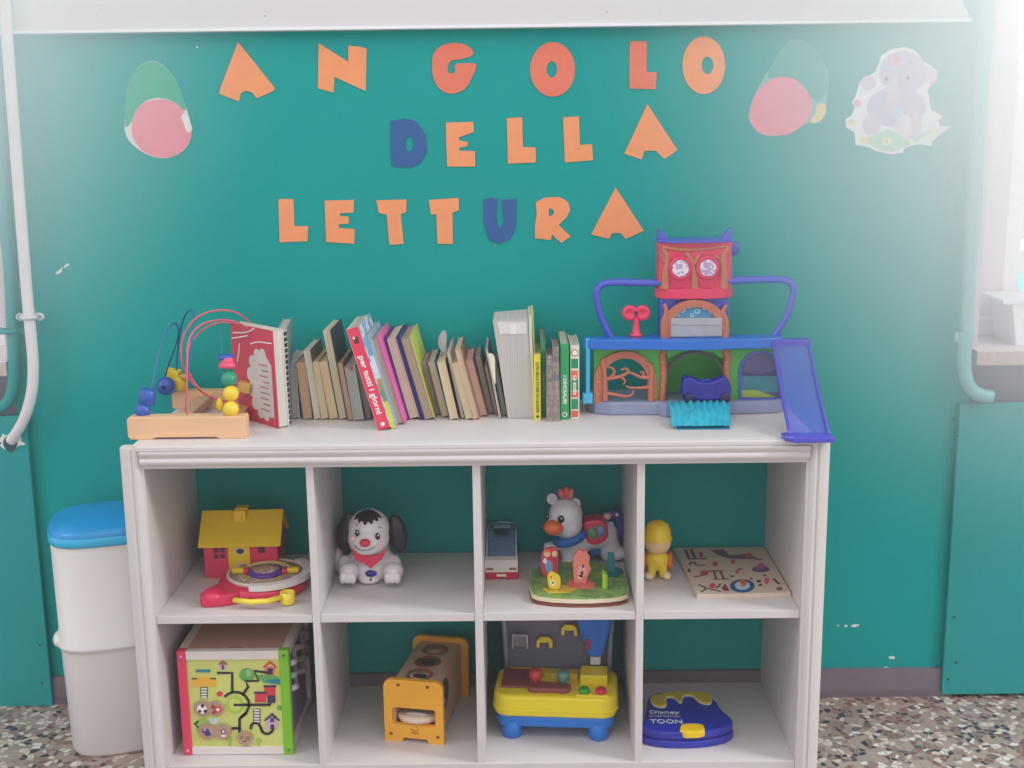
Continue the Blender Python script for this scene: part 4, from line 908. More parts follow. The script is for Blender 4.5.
stick('cheek', 215, 335, .006, .005, mat((232, 190, 200)), .158, th=.002); stick('cheek', 412, 385, .006, .005, mat((232, 190, 200)), .158, th=.002)
b = MB(); b.tube(smoothp([tuple(dp_(a, c_, y_)) for a, c_, y_ in ((225, 385, .156), (250, 415, .150), (290, 428, .147), (340, 425, .147), (385, 395, .153))], 2, False), .0009, BKP, n=6); b.build('mouth', hd)
for q_ in (((232, 222), (255, 228)), ((410, 245), (435, 250))): b = MB(); b.tube([tuple(dp_(a, c_, .157)) for a, c_ in q_], .0009, BKP, n=6); b.build('eyebrow', hd)
b = MB(); q_ = [(185, 400), (215, 440), (235, 500), (300, 520), (355, 562), (400, 520), (440, 490), (480, 400), (430, 450), (330, 470), (240, 440)]
b.prism([(v.x, v.z) for v in (dp_(a, c_, .172) for a, c_ in q_)], 0, .008, mat((216, 44, 80), .3), FR(.176), bev=.002); b.build('bandana', dg_)
b = MB(); cc = dp_(353, 603, .17); b.ball(cc, (.0135, .006, .0075), mat((40, 44, 140), .25)); cc = dp_(350, 650, .166); b.ball(cc, (.0035, .003, .0025), BKP); b.build('tummy_button', dg_)

# ================================================================== LEANING TOY CAR
tc2 = thing('toy_car', 'grey toy car with big windscreen, white bonnet and red bumper in the third compartment', 'toy car', (.7355, .215, M_), 0)
tc2.rotation_euler = (R(-52), 0, 0)   # local +z is the roof, local -y is the nose; pitched nose down
tc2.rotation_euler = (0, 0, 0)
# car frame: u along length from nose, v width, w height above the wheels
A_ = R(1); ux = Vector((0, cos(A_), sin(A_))); wx = Vector((0, -sin(A_), cos(A_)))
XC = Matrix(((1, 0, 0, .7355), (0, ux.y, wx.y, .205), (0, ux.z, wx.z, M_+.002), (0, 0, 0, 1)))   # local x = width, y = length, z = up of car
XC = XC
SV, GLS, CW, CR = mat((80, 92, 120), .2, .05), mat((98, 128, 154), .08, .15, 60), mat((224, 214, 208), .3), mat((196, 30, 66), .3)
SV2 = mat((150, 190, 210), .2)
def cp(pts): return pts
XS = XC @ Matrix(((0, 0, 1, 0), (1, 0, 0, 0), (0, 1, 0, 0), (0, 0, 0, 1)))   # prism plane = (length, up), extruded across the width
L_ = .178
b = MB(); b.prism([(.0, .012), (.0, .030), (.012, .040), (.045, .050), (.10, .075), (.160, .073), (L_, .055), (L_, .012)], -.037, .037, SV, XS, bev=.005); b.build('car_body', tc2)
b = MB(); b.prism([(-.002, .0), (-.002, .016), (.02, .016), (L_, .016), (L_, .0)], -.040, .040, CR, XS, bev=.003); b.build('bumper', tc2)
b = MB(); b.prism([(-.003, .016), (-.004, .030), (.008, .041), (.03, .045), (.03, .016)], -.0385, .0385, CW, XS, bev=.003); bo = b.build('bonnet', tc2)
b = MB(); b.prism([(.024, .0450), (.036, .0510), (.100, .0790), (.158, .077), (.172, .065), (.15, .055), (.04, .04)], -.031, .031, GLS, XS, bev=.002); b.build('windscreen', tc2)
b = MB(); b.box(-.020, .020, .125, .150, .0765, .0795, mat((170, 176, 184), .3), .001, X=XC); b.prism(ell(0, .097, .019, .022, 20), .076, .0797, mat((60, 66, 84), .3), XC); b.build('roof_panel', tc2)
for s_ in (-1, 1):
    b = MB(); b.tube([XC @ Vector(v) for v in ((s_*.034, .03, .046), (s_*.034, .100, .077), (s_*.032, .160, .076), (s_*.026, .174, .064))], .0022, SV2, n=8); b.build('window_trim', tc2)
    b = MB(); b.box(s_*.026-.008, s_*.026+.008, -.0055, -.002, .022, .027, mat((150, 90, 90), .3), .001, X=XC); b.build('headlight', tc2)
    for yy in (.035, .145): b = MB(); b.lathe([(0, -.006), (.014, -.006), (.016, -.004), (.016, .004), (.014, .006), (0, .006)], mat((30, 30, 34), .6), XC @ Matrix.Translation((s_*.034, yy, .016)) @ Matrix.Rotation(R(90), 4, 'Y')); b.build('wheel', tc2)
b = MB(); b.tube([XC @ Vector(v) for v in ((-.030, .164, .076), (0, .168, .078), (.030, .164, .076))], .0022, SV2, n=8); b.build('roof_trim', tc2)
b = MB(); b.box(-.011, .011, -.0045, -.001, .006, .011, WH, X=XC); b.build('number_plate', tc2)

# ================================================================== TOY HORSE
hr = thing('toy_horse', 'white toy horse with red saddle and blue scarf, behind the green board', 'toy horse', (.92, .30, M_))
HW = mat((226, 224, 234), .3, .03, 14)
def q3(x, y, yy=.3): return ony(525+x/5.908, 480+y/5.908, yy)
def hbody(b, mt):
    b.ball(q3(290, 370, .30), (.040, .036, .042), mt); b.ball(q3(390, 330, .31), (.055, .034, .032), mt); b.ball(q3(460, 320, .32), (.036, .034, .036), mt)
    b.ball(q3(275, 440, .29), (.024, .024, .04), mt); b.ball(q3(262, 490, .285), (.021, .024, .024), mt)
    b.ball(q3(495, 390, .32), (.026, .026, .036), mt); b.ball(q3(540, 430, .32), (.026, .024, .017), mt); b.ball(q3(500, 445, .32), (.022, .022, .015), mt)
    b.ball(q3(180, 385, .29), (.028, .018, .012), mt, rot=Matrix.Rotation(R(-25), 4, 'Y')); b.ball(q3(140, 400, .29), (.014, .016, .015), mt); b.ball(q3(230, 370, .29), (.02, .02, .022), mt)
    b.ball(q3(270, 310, .285), (.026, .026, .03), mt)
b = MB(); b.add(*fuse(hbody, .004, 6), HW, None, True); b.build('body', hr)
def hhead(b, mt):
    b.ball(q3(240, 205, .27), (.040, .038, .040), mt); b.ball(q3(250, 260, .27), (.036, .035, .034), mt); b.ball(q3(185, 270, .25), (.026, .025, .024), mt)
b = MB(); b.add(*fuse(hhead, .004, 6), HW, None, True); hh = b.build('head', hr)
b = MB(); b.ball(q3(168, 282, .232), (.024, .018, .0175), mat((230, 110, 60), .35), rot=Matrix.Rotation(R(8), 4, 'Y')); b.build('muzzle', hh)
for x_, y_, yy, r_ in ((213, 232, .230, .0078), (130, 220, .252, .0055)):
    b = MB(); c = q3(x_, y_, yy); b.ball(c, (r_, .004, r_*1.15), BKP); b.ball((c.x+.001, c.y-.004, c.z+.003), .0018, WH); b.build('eye', hh)
for x_, y_ in ((160, 112), (297, 140)):
    b = MB(); c = q3(x_, y_, .275); b.ball(c, (.013, .008, .014), HW); b.ball((c.x, c.y-.006, c.z), (.007, .004, .008), mat((190, 190, 214))); b.build('ear', hh)
b = MB(); c = q3(245, 80, .27)
for k, (dx, dz, cc) in enumerate(((-.012, 0, (210, 110, 110)), (0, .004, (226, 90, 96)), (.010, .0, (214, 120, 110)), (.004, -.006, (190, 100, 120)))): b.ball((c.x+dx, c.y, c.z+dz), (.0075, .008, .013), mat(cc, .4), rot=Matrix.Rotation(R(-20+k*14), 4, 'Y'))
b.build('forelock', hh)
b = MB(); b.ball(q3(318, 190, .285), (.008, .01, .03), mat((90, 90, 120), .4)); b.build('mane', hh)
b = MB(); c0 = q3(266, 334, .282); b.tube([(c0.x+.031*cos(a), c0.y+.031*sin(a), c0.z+.010*cos(a)+.003*sin(a)) for a in [2*pi*i/28 for i in range(28)]], .0105, mat((40, 110, 190), .5), n=10, closed=True); b.build('scarf', hr)
b = MB(); SR = mat((222, 50, 80), .35)
pts_ = [(v.x, v.z) for v in (q3(a, c_, .282) for a, c_ in ((342, 262), (350, 240), (420, 226), (468, 238), (492, 280), (488, 345), (440, 376), (388, 380), (360, 355)))]
b.prism(smoothp(pts_, 1), -.055, 0, SR, FR(.272), bev=.006); sd = b.build('saddle', hr)
b = MB(); b.prism([(v.x, v.z) for v in (q3(a, c_, .265) for a, c_ in ((372, 285), (465, 262), (478, 330), (440, 352), (395, 360)))], 0, .002, mat((150, 100, 130), .4), FR(.272)); b.ball(q3(395, 315, .268), (.010, .003, .012), mat((96, 160, 90), .4)); b.ball(q3(448, 300, .268), (.009, .003, .012), mat((120, 140, 190), .4)); b.build('saddle_panel', sd)
b = MB(); b.tube(smoothp([tuple(q3(a, c_, .33)) for a, c_ in ((480, 220), (500, 200), (540, 200), (560, 240), (560, 300), (535, 350))], 2, False), [.010]*3+[.014]*100 if False else .013, mat((66, 70, 140), .4), n=12)
for x_, y_ in ((512, 255), (545, 205), (530, 330)): b.ball(q3(x_, y_, .315), .004, WH)
b.build('tail', hr)
b = MB(); b.ball(q3(485, 215, .315), (.010, .01, .009), mat((220, 190, 180), .4)); b.build('tail_knob', hr)
b = MB(); b.ball(q3(405, 405, .32), (.022, .022, .018), mat((50, 110, 180), .4)); b.build('belly_wheel', hr)
b = MB(); b.ball(q3(458, 392, .297), (.004, .003, .004), mat((60, 70, 110))); b.build('screw', hr)
# support leg under the rear
zq = q3(500, 460, .32).z
MB().box(.985, 1.0, .30, .335, M_, zq+.01, HW, .003).build('leg', hr)
zq = q3(140, 410, .29).z
MB().box(q3(225, 450, .31).x-.008, q3(225, 450, .31).x+.008, .31, .335, M_, q3(225, 400, .31).z, mat((190, 150, 140), .4), .003).build('leg', hr)

# green board
gb = thing('picture_board', 'green printed wooden board on the shelf in front of the toy horse', 'board', (.91, .16, M_))
GP = blotch([(110, 148, 72), (122, 160, 84), (132, 168, 96), (112, 146, 82), (146, 174, 116)], 22)
pl_ = smoothp([(.804, .262), (.796, .070), (.825, .040), (.91, .026), (.99, .036), (1.019, .062), (1.014, .268)], 1)
MB().prism(pl_, M_, M_+.007, mat((120, 60, 50), .6, .1, 60), UP(0)).build('base_sheet', gb)
MB().prism([(x, y) for x, y in pl_], M_+.009, M_+.018, mat((226, 206, 176), .6, .05, 40), UP(0), bev=.001).prism([(.91+(x-.91)*.985, .16+(y-.16)*.985) for x, y in pl_], M_+.018, M_+.0188, GP, UP(0)).prism([(.91+(x-.91)*.97, .16+(y-.16)*.97) for x, y in pl_], M_+.007, M_+.009, mat((90, 50, 44)), UP(0)).build('top_board', gb)
ZB = M_+.019
def figure(nm, label, cat, cx_, cy_, pix, th, mt, decs=(), base=None):
    """flat standing figure: outline pixels measured at depth cy_"""
    o_ = thing(nm, label, cat, (cx_, cy_, ZB)); pts_ = fy(pix, cy_-th/2); mn = min(p[1] for p in pts_); pts_ = [(x, z-mn+ZB+(.003 if base else 0)) for x, z in pts_]
    b = MB(); b.prism(pts_, -th, 0, mt, FR(cy_-th/2), bev=.001); f = b.build('figure', o_)
    for k, (dn, px_, py_, rx_, ry_, m2) in enumerate(decs):
        c = ony(px_, py_, cy_-th/2); s_ = mpp(cy_); bb = MB(); bb.prism(ell(c.x, c.z-mn+ZB+(.003 if base else 0), rx_*s_, ry_*s_, 16), .0002+.0004*(k % 3), .0008+.0004*(k % 3), m2, FR(cy_-th/2)); bb.build(dn, f)
    if base:
        bb = MB(); bb.prism(base[0], ZB, ZB+.0024+.0006*(cy_ > .1), base[1], UP(0), bev=.0008); bb.build('foot_plate', o_)
FRM = mat((206, 60, 90), .45); SK = mat((240, 196, 160), .5); BR_ = mat((110, 60, 40), .5)
figure('children_figure', 'flat figure of two hugging children with red edge on the green board', 'figure', .835, .165, smoothp([(542, 578), (541, 560), (542, 552), (548, 548), (556, 548), (559, 553), (558, 566), (557, 578)], 1), .009, FRM,
       [('face', 547, 554, 3.4, 3.6, SK), ('face', 554.5, 554, 2.8, 3.2, mat((236, 206, 150), .5)), ('hair', 547, 551, 3.4, 1.6, mat((222, 120, 60))), ('dress', 549, 567, 4, 7, mat((120, 160, 200), .5)), ('sleeve', 545, 561, 2, 3, WH), ('bow', 555, 560, 2.4, 2.6, mat((200, 50, 70)))])
figure('cub_figure', 'small yellow animal face figure at the front left of the green board', 'figure', .862, .084, smoothp([(549, 593), (547, 582), (549, 577), (552, 576), (556, 578), (560, 580), (561, 588), (559, 594)], 1), .010, mat((242, 200, 60), .45),
       [('muzzle', 553, 587, 3, 3, mat((250, 236, 200))), ('nose', 553, 586.5, 1.4, 1.2, BR_), ('eye', 551, 581, .9, .9, BR_)], ([(.825, .088), (.84, .063), (.89, .068), (.905, .093), (.87, .113)], mat((214, 186, 60), .5)))
figure('hedgehog_figure', 'pink spiky animal figure standing in the middle of the green board', 'figure', .915, .125, [(574, 590), (573, 572), (574, 563), (577, 559), (580, 557), (583, 559), (586, 557), (588, 562), (590, 564), (589, 571), (591, 577), (588, 583), (586, 590)], .014, mat((232, 130, 116), .45, .12, 120),
       [('face', 582, 578, 5, 7, mat((240, 160, 160))), ('spot', 583, 573, 1.3, 1.8, BR_), ('spot', 582, 580, 1.6, 2.2, BR_), ('muzzle', 580, 584, 3, 2.4, mat((244, 190, 180)))], ([(.88, .11), (.89, .09), (.94, .09), (.945, .115), (.93, .14), (.89, .14)], mat((226, 110, 100), .5)))
o_ = thing('green_block', 'thin lime green block standing upright on the green board', 'block', (.972, .10, ZB)); c = ony(604.5, 590, .10)
MB().box(c.x-.005, c.x+.001, .088, .116, ZB, ZB+.034, mat((176, 220, 60), .4), .001).build('panel', o_); MB().box(c.x+.001, c.x+.006, .088, .116, ZB, ZB+.032, mat((140, 196, 50), .4), .001).build('panel', o_)
o_ = thing('tree_block', 'teal T-shaped piece standing at the back right of the green board', 'block', (.985, .19, ZB)); c = ony(611, 577, .19)
MB().prism([(c.x-.01, ZB), (c.x+.012, ZB), (c.x+.008, ZB+.012), (c.x+.007, ZB+.048), (c.x-.008, ZB+.048), (c.x-.009, ZB+.012)], -.008, 0, mat((40, 130, 140), .45), FR(.185), bev=.001).build('figure', o_)
MB().prism([(c.x-.018, .165), (c.x+.01, .158), (c.x+.03, .19), (c.x+.02, .215), (c.x-.012, .205)], ZB, ZB+.003, mat((30, 116, 120), .5), UP(0)).build('foot_plate', o_)

# ================================================================== YELLOW PEG FIGURE (plain stand-in)
pg_ = thing('peg_figure', 'small plain yellow and tan toy figure beside the divider in the fourth compartment', 'figure', (1.092, .21, M_))
c = ony(658, 540, .20); YL = mat((232, 196, 40), .35, .04); TN = mat((226, 190, 140), .4, .04); OR2 = mat((206, 110, 50), .4)
b = MB(); b.add(*fuse(lambda b, m_: (b.ball((1.092, .212, M_+.042), (.028, .024, .026), m_), b.box(1.070, 1.088, .192, .226, M_, M_+.04, m_, .006), b.box(1.096, 1.114, .192, .226, M_, M_+.04, m_, .006)), .003, 4), YL, None, True); b.build('body', pg_)
for x_ in (1.072, 1.112): b = MB(); b.ball((x_, .195, M_+.009), (.011, .016, .009), mat((238, 214, 170), .4)); b.build('foot', pg_)
for x_ in (1.062, 1.121): b = MB(); b.ball((x_, .215, M_+.038), (.008, .016, .022), OR2); b.build('arm', pg_)
b = MB(); b.ball((1.092, .205, M_+.085), (.031, .028, .028), TN); b.build('head', pg_)
b = MB(); b.lathe([(.034, 0), (.034, .004), (.031, .006), (.030, .02), (.024, .034), (.012, .042), (0, .044)], YL, Matrix.Translation((1.092, .207, M_+.093))); b.build('cap', pg_)

# ================================================================== PUZZLE BOARD
pz_ = thing('puzzle_board', 'flat beige wooden board printed with musical pictures in the fourth compartment', 'board', (1.27, .24, M_))
A, Bq, Cq, Dq = onz(697, 599, M_), onz(791, 597, M_), onz(766, 548, M_), onz(672, 549, M_)
pts_ = [(A.x, A.y), (Bq.x, Bq.y), (min(Cq.x, 1.371), .382), (Dq.x+.0, .382)]
pts_[1] = (min(Bq.x, 1.371), Bq.y)
b = MB(); b.prism(pts_, M_, M_+.010, wood((210, 188, 170), .9, 40, 6, 6), UP(0), bev=.0008); pzb = b.build('board', pz_)
ZP = M_+.0101
def zshape(pix, mt, w=None, h=.0006):
    b = MB(); pp_ = fz([(670+x/7.877, 535+y/7.877) for x, y in pix], ZP)
    if w: ribbon(b, smoothp(pp_, 1, False), w, h, mt, UP(ZP))
    else: b.prism(pp_, ZP, ZP+h, mt, UP(0))
    return b
def merge(*bs):
    r_ = MB()
    for q_ in bs:
        for f, mi in zip(q_.f, q_.m): pass
        o0 = len(r_.v); r_.v += q_.v
        for f, mi in zip(q_.f, q_.m):
            mt = q_.mats[mi]
            if mt not in r_.mats: r_.mats.append(mt)
            r_.f.append([o0+i for i in f]); r_.m.append(r_.mats.index(mt)); r_.sm.append(False)
    return r_
PU, NV, PK, BRN, BLU2 = mat((116, 90, 110), .6), mat((60, 50, 60), .6), mat((206, 86, 110), .6), mat((130, 62, 60), .6), mat((44, 84, 140), .6)
ZE = lambda cx, cy, rx, ry, mt, h=.0006: zshape(ell(cx, cy, rx, ry, 20), mt, None, h)
merge(zshape([(318, 118), (420, 112), (470, 160), (600, 150), (640, 165), (735, 198), (640, 190), (480, 188), (380, 160)], PU), ZE(620, 165, 30, 22, PK, .001),
      zshape([(120, 115), (150, 185)], NV, .006), zshape([(165, 115), (200, 185)], NV, .006), zshape([(140, 190), (290, 185)], NV, .005), ZE(245, 155, 20, 20, PK, .001)).build('piano_picture', pzb)
merge(zshape([(155, 235), (180, 205), (215, 245), (275, 235)], NV, .005), ZE(355, 230, 22, 20, PK), ZE(270, 300, 34, 22, PK), zshape([(190, 330), (260, 320), (310, 280), (425, 285)], BRN, .005), zshape([(335, 350), (465, 348)], BRN, .005), zshape([(345, 285), (365, 345)], BRN, .005), zshape([(395, 290), (425, 345)], BRN, .005)).build('animal_picture', pzb)
merge(zshape([(225, 390), (290, 420), (245, 450)], NV, .004), ZE(335, 400, 24, 20, mat((214, 60, 60))), zshape([(290, 420), (400, 445)], NV, .004), zshape([(405, 420), (435, 385), (470, 440), (430, 440)], BRN), zshape([(365, 420), (400, 385)], NV, .004)).build('dancer_picture', pzb)
merge(ZE(570, 402, 98, 52, BLU2), ZE(570, 400, 60, 34, mat((190, 200, 210)), .001), ZE(578, 380, 24, 26, mat((226, 90, 60)), .0014)).build('singer_picture', pzb)
for q_ in ([ZE(715, 270, 70, 24, mat((110, 80, 130))), ZE(715, 248, 30, 26, mat((206, 76, 150)), .001), ZE(490, 325, 16, 6, NV), ZE(530, 290, 16, 14, PK), zshape([(530, 270), (575, 268)], NV, .004), ZE(495, 210, 20, 16, PK), ZE(700, 365, 18, 10, NV), ZE(712, 395, 16, 8, NV), ZE(762, 362, 20, 22, PK), zshape([(815, 345), (860, 388)], NV, .005), ZE(862, 425, 24, 14, mat((110, 90, 80))), ZE(150, 280, 12, 12, NV), ZE(640, 345, 12, 6, BRN), ZE(745, 318, 12, 6, BRN)]): q_.build('note_picture', pzb)

# ================================================================== ACTIVITY CUBE
ac = thing('activity_cube', 'wooden activity box with printed maze front in the bottom left compartment', 'toy', (.148, .17, B_))
YC = .046; xl_, xr_ = .024, .270; zt_ = ony(235, 651, YC).z; dC = .26
LW = mat((226, 214, 208), .5, .03, 20)
def cf(x, y, yy=YC): v = ony(165+x/5.02, 615+y/5.02, yy); return (v.x, v.z)
PR, PG = mat((222, 62, 96), .4, .04), mat((124, 190, 44), .4, .04)
MB().box(xl_, xl_+.020, YC, YC+.022, B_, zt_, PR, .003).build('corner_post', ac); MB().box(xr_-.022, xr_, YC, YC+.022, B_, zt_, PG, .003).build('corner_post', ac)
MB().box(xl_, xl_+.020, YC+dC-.02, YC+dC, B_, zt_, PG, .003).build('corner_post', ac); MB().box(xr_-.022, xr_, YC+dC-.02, YC+dC, B_, zt_, LW, .003).build('corner_post', ac)
for za, zb_ in ((zt_-.021, zt_-.001), (B_+.001, B_+.019)):
    MB().box(xl_+.02, xr_-.022, YC+.001, YC+.018, za, zb_, LW, .001).build('rail', ac)
for xa_, xb_ in ((xl_+.001, xl_+.018), (xr_-.018, xr_-.001)):
    MB().box(xa_, xb_, YC+.022, YC+dC-.02, zt_-.021, zt_-.001, LW, .001).build('rail', ac); MB().box(xa_, xb_, YC+.022, YC+dC-.02, B_+.001, B_+.019, LW, .001).build('rail', ac)
MB().box(xl_+.018, xr_-.018, YC+.018, YC+dC-.01, zt_-.012, zt_-.004, wood((206, 160, 136), .9, 6, 40, 40)).box((xl_+xr_)/2-.016, (xl_+xr_)/2+.016, YC+.022, YC+.030, zt_-.004, zt_-.0035, mat((170, 120, 100))).build('top_board', ac)
FZ0 = B_+.019; FZ1 = zt_-.021
MB().box(xl_+.004, xl_+.010, YC+.022, YC+dC-.02, FZ0, FZ1, mat((150, 130, 160), .5)).build('side_board', ac)
sbp = MB(); sbp.box(xr_-.014, xr_-.010, YC+.022, YC+dC-.02, FZ0, FZ1, mat((150, 130, 170), .5, .2, 14)); sbp.build('side_board', ac)
for k in range(3):
    b = MB(); z = zt_-.05-.03*k; b.tube([(xr_-.004+.006*sin(i*1.1), YC+.03+i*.017, z+.006*cos(i*1.3)) for i in range(13)], .007, mat(((220, 210, 216), (170, 190, 180), (226, 220, 224))[k], .5), n=8); b.build('side_relief', ac)
YP_ = YC+.006
b = MB(); b.box(xl_+.02, xr_-.022, YP_, YP_+.008, FZ0, FZ1, mat((206, 210, 116), .5, .06, 12)); fpn = b.build('maze_board', ac)
def cs(pts, mt, h, w=None, b=None, raw=False):
    pp_ = pts if raw else [cf(x, y, YP_) for x, y in pts]
    if w: ribbon(b, pp_, w, h, mt, FR(YP_))
    else: b.prism(pp_, 0, h, mt, FR(YP_))
def cell(cx_, cy_, rx_, ry_, mt, h, b): cs(ell(cx_, cy_, rx_, ry_, 22), mt, h, None, b)
TRK = mat((44, 38, 44), .6)
b = MB()
for t_ in ([(262, 290), (338, 290), (338, 388)], [(525, 290), (450, 280), (470, 330), (405, 330), (418, 360), (390, 400)], [(345, 450), (530, 450), (530, 438)], [(375, 590), (375, 520), (410, 490)], [(335, 568), (375, 568)], [(300, 410), (318, 395), (345, 386), (375, 388), (402, 404), (420, 430), (422, 460), (408, 490), (380, 515)]): cs(t_, TRK, .0016, .0060, b)
cs(smoothp([(430, 572), (436, 545), (460, 538), (478, 555), (490, 590), (515, 598), (538, 585), (545, 566)], 2, False), TRK, .0016, .0060, b); b.build('maze_track', fpn)
_pk = [0]
def pic(nm, items):
    b = MB()
    for it in items:
        _pk[0] += 1; dz = _pk[0]*.00002
        if it[0] == 'e': cell(*it[1:5], it[5], it[6]+dz, b)
        else: cs(it[1], it[2], it[3]+dz, None, b)
    b.build(nm, fpn)
WHm, LIL, RDm, NVY, YEL2, TLm, BRm = mat((236, 232, 228), .5), mat((206, 170, 200), .5), mat((216, 60, 70), .5), mat((54, 50, 84), .5), mat((232, 176, 60), .5), mat((40, 130, 140), .5), mat((176, 142, 120), .5, .1, 60)
GRN3 = mat((96, 166, 84), .5); GRN4 = mat((160, 190, 70), .5)
R_ = lambda x0, x1, y0, y1: [(x0, y0), (x1, y0), (x1, y1), (x0, y1)]
pic('house_picture', [('p', R_(272, 308, 246, 275), LIL, .001), ('p', [(264, 248), (290, 226), (316, 248)], mat((150, 90, 100)), .0014), ('p', R_(285, 296, 250, 272), NVY, .0014)])
pic('house_picture', [('p', R_(500, 556, 258, 300), mat((220, 110, 130)), .001), ('p', [(488, 262), (528, 228), (566, 262), (556, 262), (528, 242), (500, 262)], RDm, .0014), ('p', R_(515, 542, 266, 298), NVY, .0014), ('e', 560, 290, 14, 14, YEL2, .0012)])
pic('house_picture', [('p', R_(452, 508, 390, 438), RDm, .001), ('p', R_(448, 512, 384, 394), NVY, .0014), ('p', R_(498, 555, 358, 410), RDm, .001), ('p', R_(495, 558, 352, 362), NVY, .0014), ('p', R_(514, 555, 402, 440), NVY, .0012)])
pic('house_picture', [('p', R_(508, 566, 520, 572), LIL, .001), ('p', [(496, 528), (538, 490), (578, 528), (568, 530), (538, 504), (506, 530)], NVY, .0014), ('p', R_(528, 550, 515, 537), mat((100, 80, 120)), .0014), ('p', R_(530, 548, 548, 572), NVY, .0014)])
pic('bus_picture', [('p', R_(155, 228, 273, 287), TLm, .001), ('p', R_(137, 258, 322, 358), YEL2, .001), ('p', R_(168, 222, 308, 330), YEL2, .0008), ('p', R_(134, 162, 316, 321), TRK, .0012), ('p', R_(228, 256, 316, 321), TRK, .0012)])
pic('tree_picture', [('e', 412, 300, 40, 34, GRN3, .0008), ('e', 420, 290, 14, 20, mat((150, 190, 120)), .0011)])
pic('river_picture', [('p', [(440, 300), (560, 300), (583, 330), (583, 350), (500, 340)], GRN3, .0007), ('p', [(500, 330), (560, 318), (583, 322), (583, 350), (540, 342)], TLm, .001)])
pic('roundabout_picture', [('e', 352, 450, 44, 44, mat((170, 200, 70)), .0006), ('e', 352, 450, 30, 30, mat((196, 212, 110)), .0007)])
for x0_, y0_ in ((178, 362), (442, 470)):
    b = MB(); cs(R_(x0_, x0_+38, y0_, y0_+(55 if x0_ < 300 else 72)), mat((90, 90, 96)), .0008, None, b)
    for k in range(4 if x0_ < 300 else 5): cs(R_(x0_+5, x0_+33, y0_+4+k*14, y0_+11+k*14), WHm, .0014, None, b)
    b.build('crossing_picture', fpn)
pic('bush_picture', [('e', 325, 628, 15, 13, GRN4, .0008), ('e', 470, 628, 15, 13, GRN4, .0008), ('e', 575, 465, 14, 12, GRN3, .0008), ('p', R_(323, 327, 628, 660), GRN3, .0006), ('p', R_(468, 472, 628, 660), GRN3, .0006), ('e', 190, 560, 34, 44, mat((150, 184, 90)), .0006), ('e', 275, 395, 16, 12, RDm, .001)])
pic('car_picture', [('p', [(215, 520), (275, 520), (262, 545), (235, 545)], mat((200, 206, 214)), .001), ('p', [(145, 545), (165, 528), (172, 534), (156, 548), (172, 560), (166, 566)], TRK, .001)])
def cdisc(cx_, cy_, r_, kind):
    c0 = cf(cx_, cy_, YP_); rr = r_/5.02*mpp(YP_); b = MB()
    hk = kind*.0004; b.prism(ell(c0[0], c0[1], rr, rr, 26), .0026+hk, .005+hk, BRm, FR(YP_), bev=.0006); o_ = b.build('sliding_disc', fpn)
    b = MB(); h = .0051+hk
    def e(dx, dy, a, mt, hh=.0004, a2=None): b.prism(ell(c0[0]+dx*rr, c0[1]+dy*rr, a*rr, (a2 or a)*rr, 14), h, h+hh, mt, FR(YP_))
    if kind == 0: e(-.05, -.05, .55, WHm); e(.05, .35, .2, TRK, .0008); e(.35, -.3, .2, TRK, .0008); e(-.3, -.3, .18, TRK, .0008)
    elif kind == 1: e(.3, -.1, .45, RDm); e(-.25, .25, .25, mat((150, 60, 60)), .0006); e(-.2, -.45, .22, mat((150, 60, 60)), .0006); e(.3, -.1, .2, WHm, .0008)
    elif kind == 2: e(-.1, .1, .45, mat((90, 60, 130)), .0004, .3); e(.15, -.3, .4, mat((90, 60, 130)), .0004, .25); e(-.2, .25, .1, WHm, .0008)
    elif kind == 3: e(.1, .05, .25, TRK); e(.1, .05, .15, WHm, .0006); e(.1, -.5, .3, WHm, .0004, .12)
    else: e(-.4, .15, .22, mat((110, 70, 50))); e(.4, .0, .22, mat((110, 70, 50))); e(-.4, .15, .1, YEL2, .0006); e(.4, 0, .1, YEL2, .0006); e(0, -.4, .3, TRK, .0004, .06)
    b.build('disc_print', o_)
cdisc(190, 465, 47, 0); cdisc(256, 465, 44, 1); cdisc(212, 580, 46, 2); cdisc(292, 580, 46, 3); cdisc(403, 612, 42, 4)
for x_, z_ in ((xl_+.010, zt_-.012), (xl_+.010, B_+.012), (xr_-.011, zt_-.012), (xr_-.011, B_+.012)):
    b = MB(); b.lathe([(0, -.001), (.0035, -.001), (.003, .001), (0, .001)], mat((236, 160, 180) if x_ < .1 else (80, 130, 40)), FR(YC) @ Matrix.Translation((x_, z_, .0008)), n=12); b.build('screw_cap', ac)

# ================================================================== YELLOW WOODEN POUNDER
yh = thing('wooden_roller_toy', 'wooden toy with two yellow end plates and holes on top, bottom row', 'toy', (.537, .108, B_), R(-11))
YW = mat((240, 168, 46), .45, .05, 12); NW = wood((206, 170, 142), .88, 40, 8, 40)
wY, hY, LY = .069, .150, .235
def endplate(y0, slot, mb):
    outer = [(-wY, 0)]+[(-wY, 0)]
    outer = [(-wY, .0), (-.028, .0), (-.024, .010), (.030, .010), (.034, .0), (wY, .0)]+[(wY-.018+.018*cos(R(a)), hY-.018+.018*sin(R(a))) for a in range(0, 91, 15)]+[(-wY+.018+.018*cos(R(a)), hY-.018+.018*sin(R(a))) for a in range(90, 181, 15)]
    lo = [outer]
    if slot: lo.append(rrect(-.050, .052, .042, .083, .008))
    mb.curve(lo, .012, YW, FR(y0))
b = MB(); endplate(.0, True, b); f1 = b.build('end_plate', yh, True)
b = MB(); endplate(LY+.01, False, b); b.build('end_plate', yh, True)
b = MB(); b.box(-.046, .046, 0, LY, hY-.022, hY-.012, NW); top_ = b.build('top_board', yh, True)
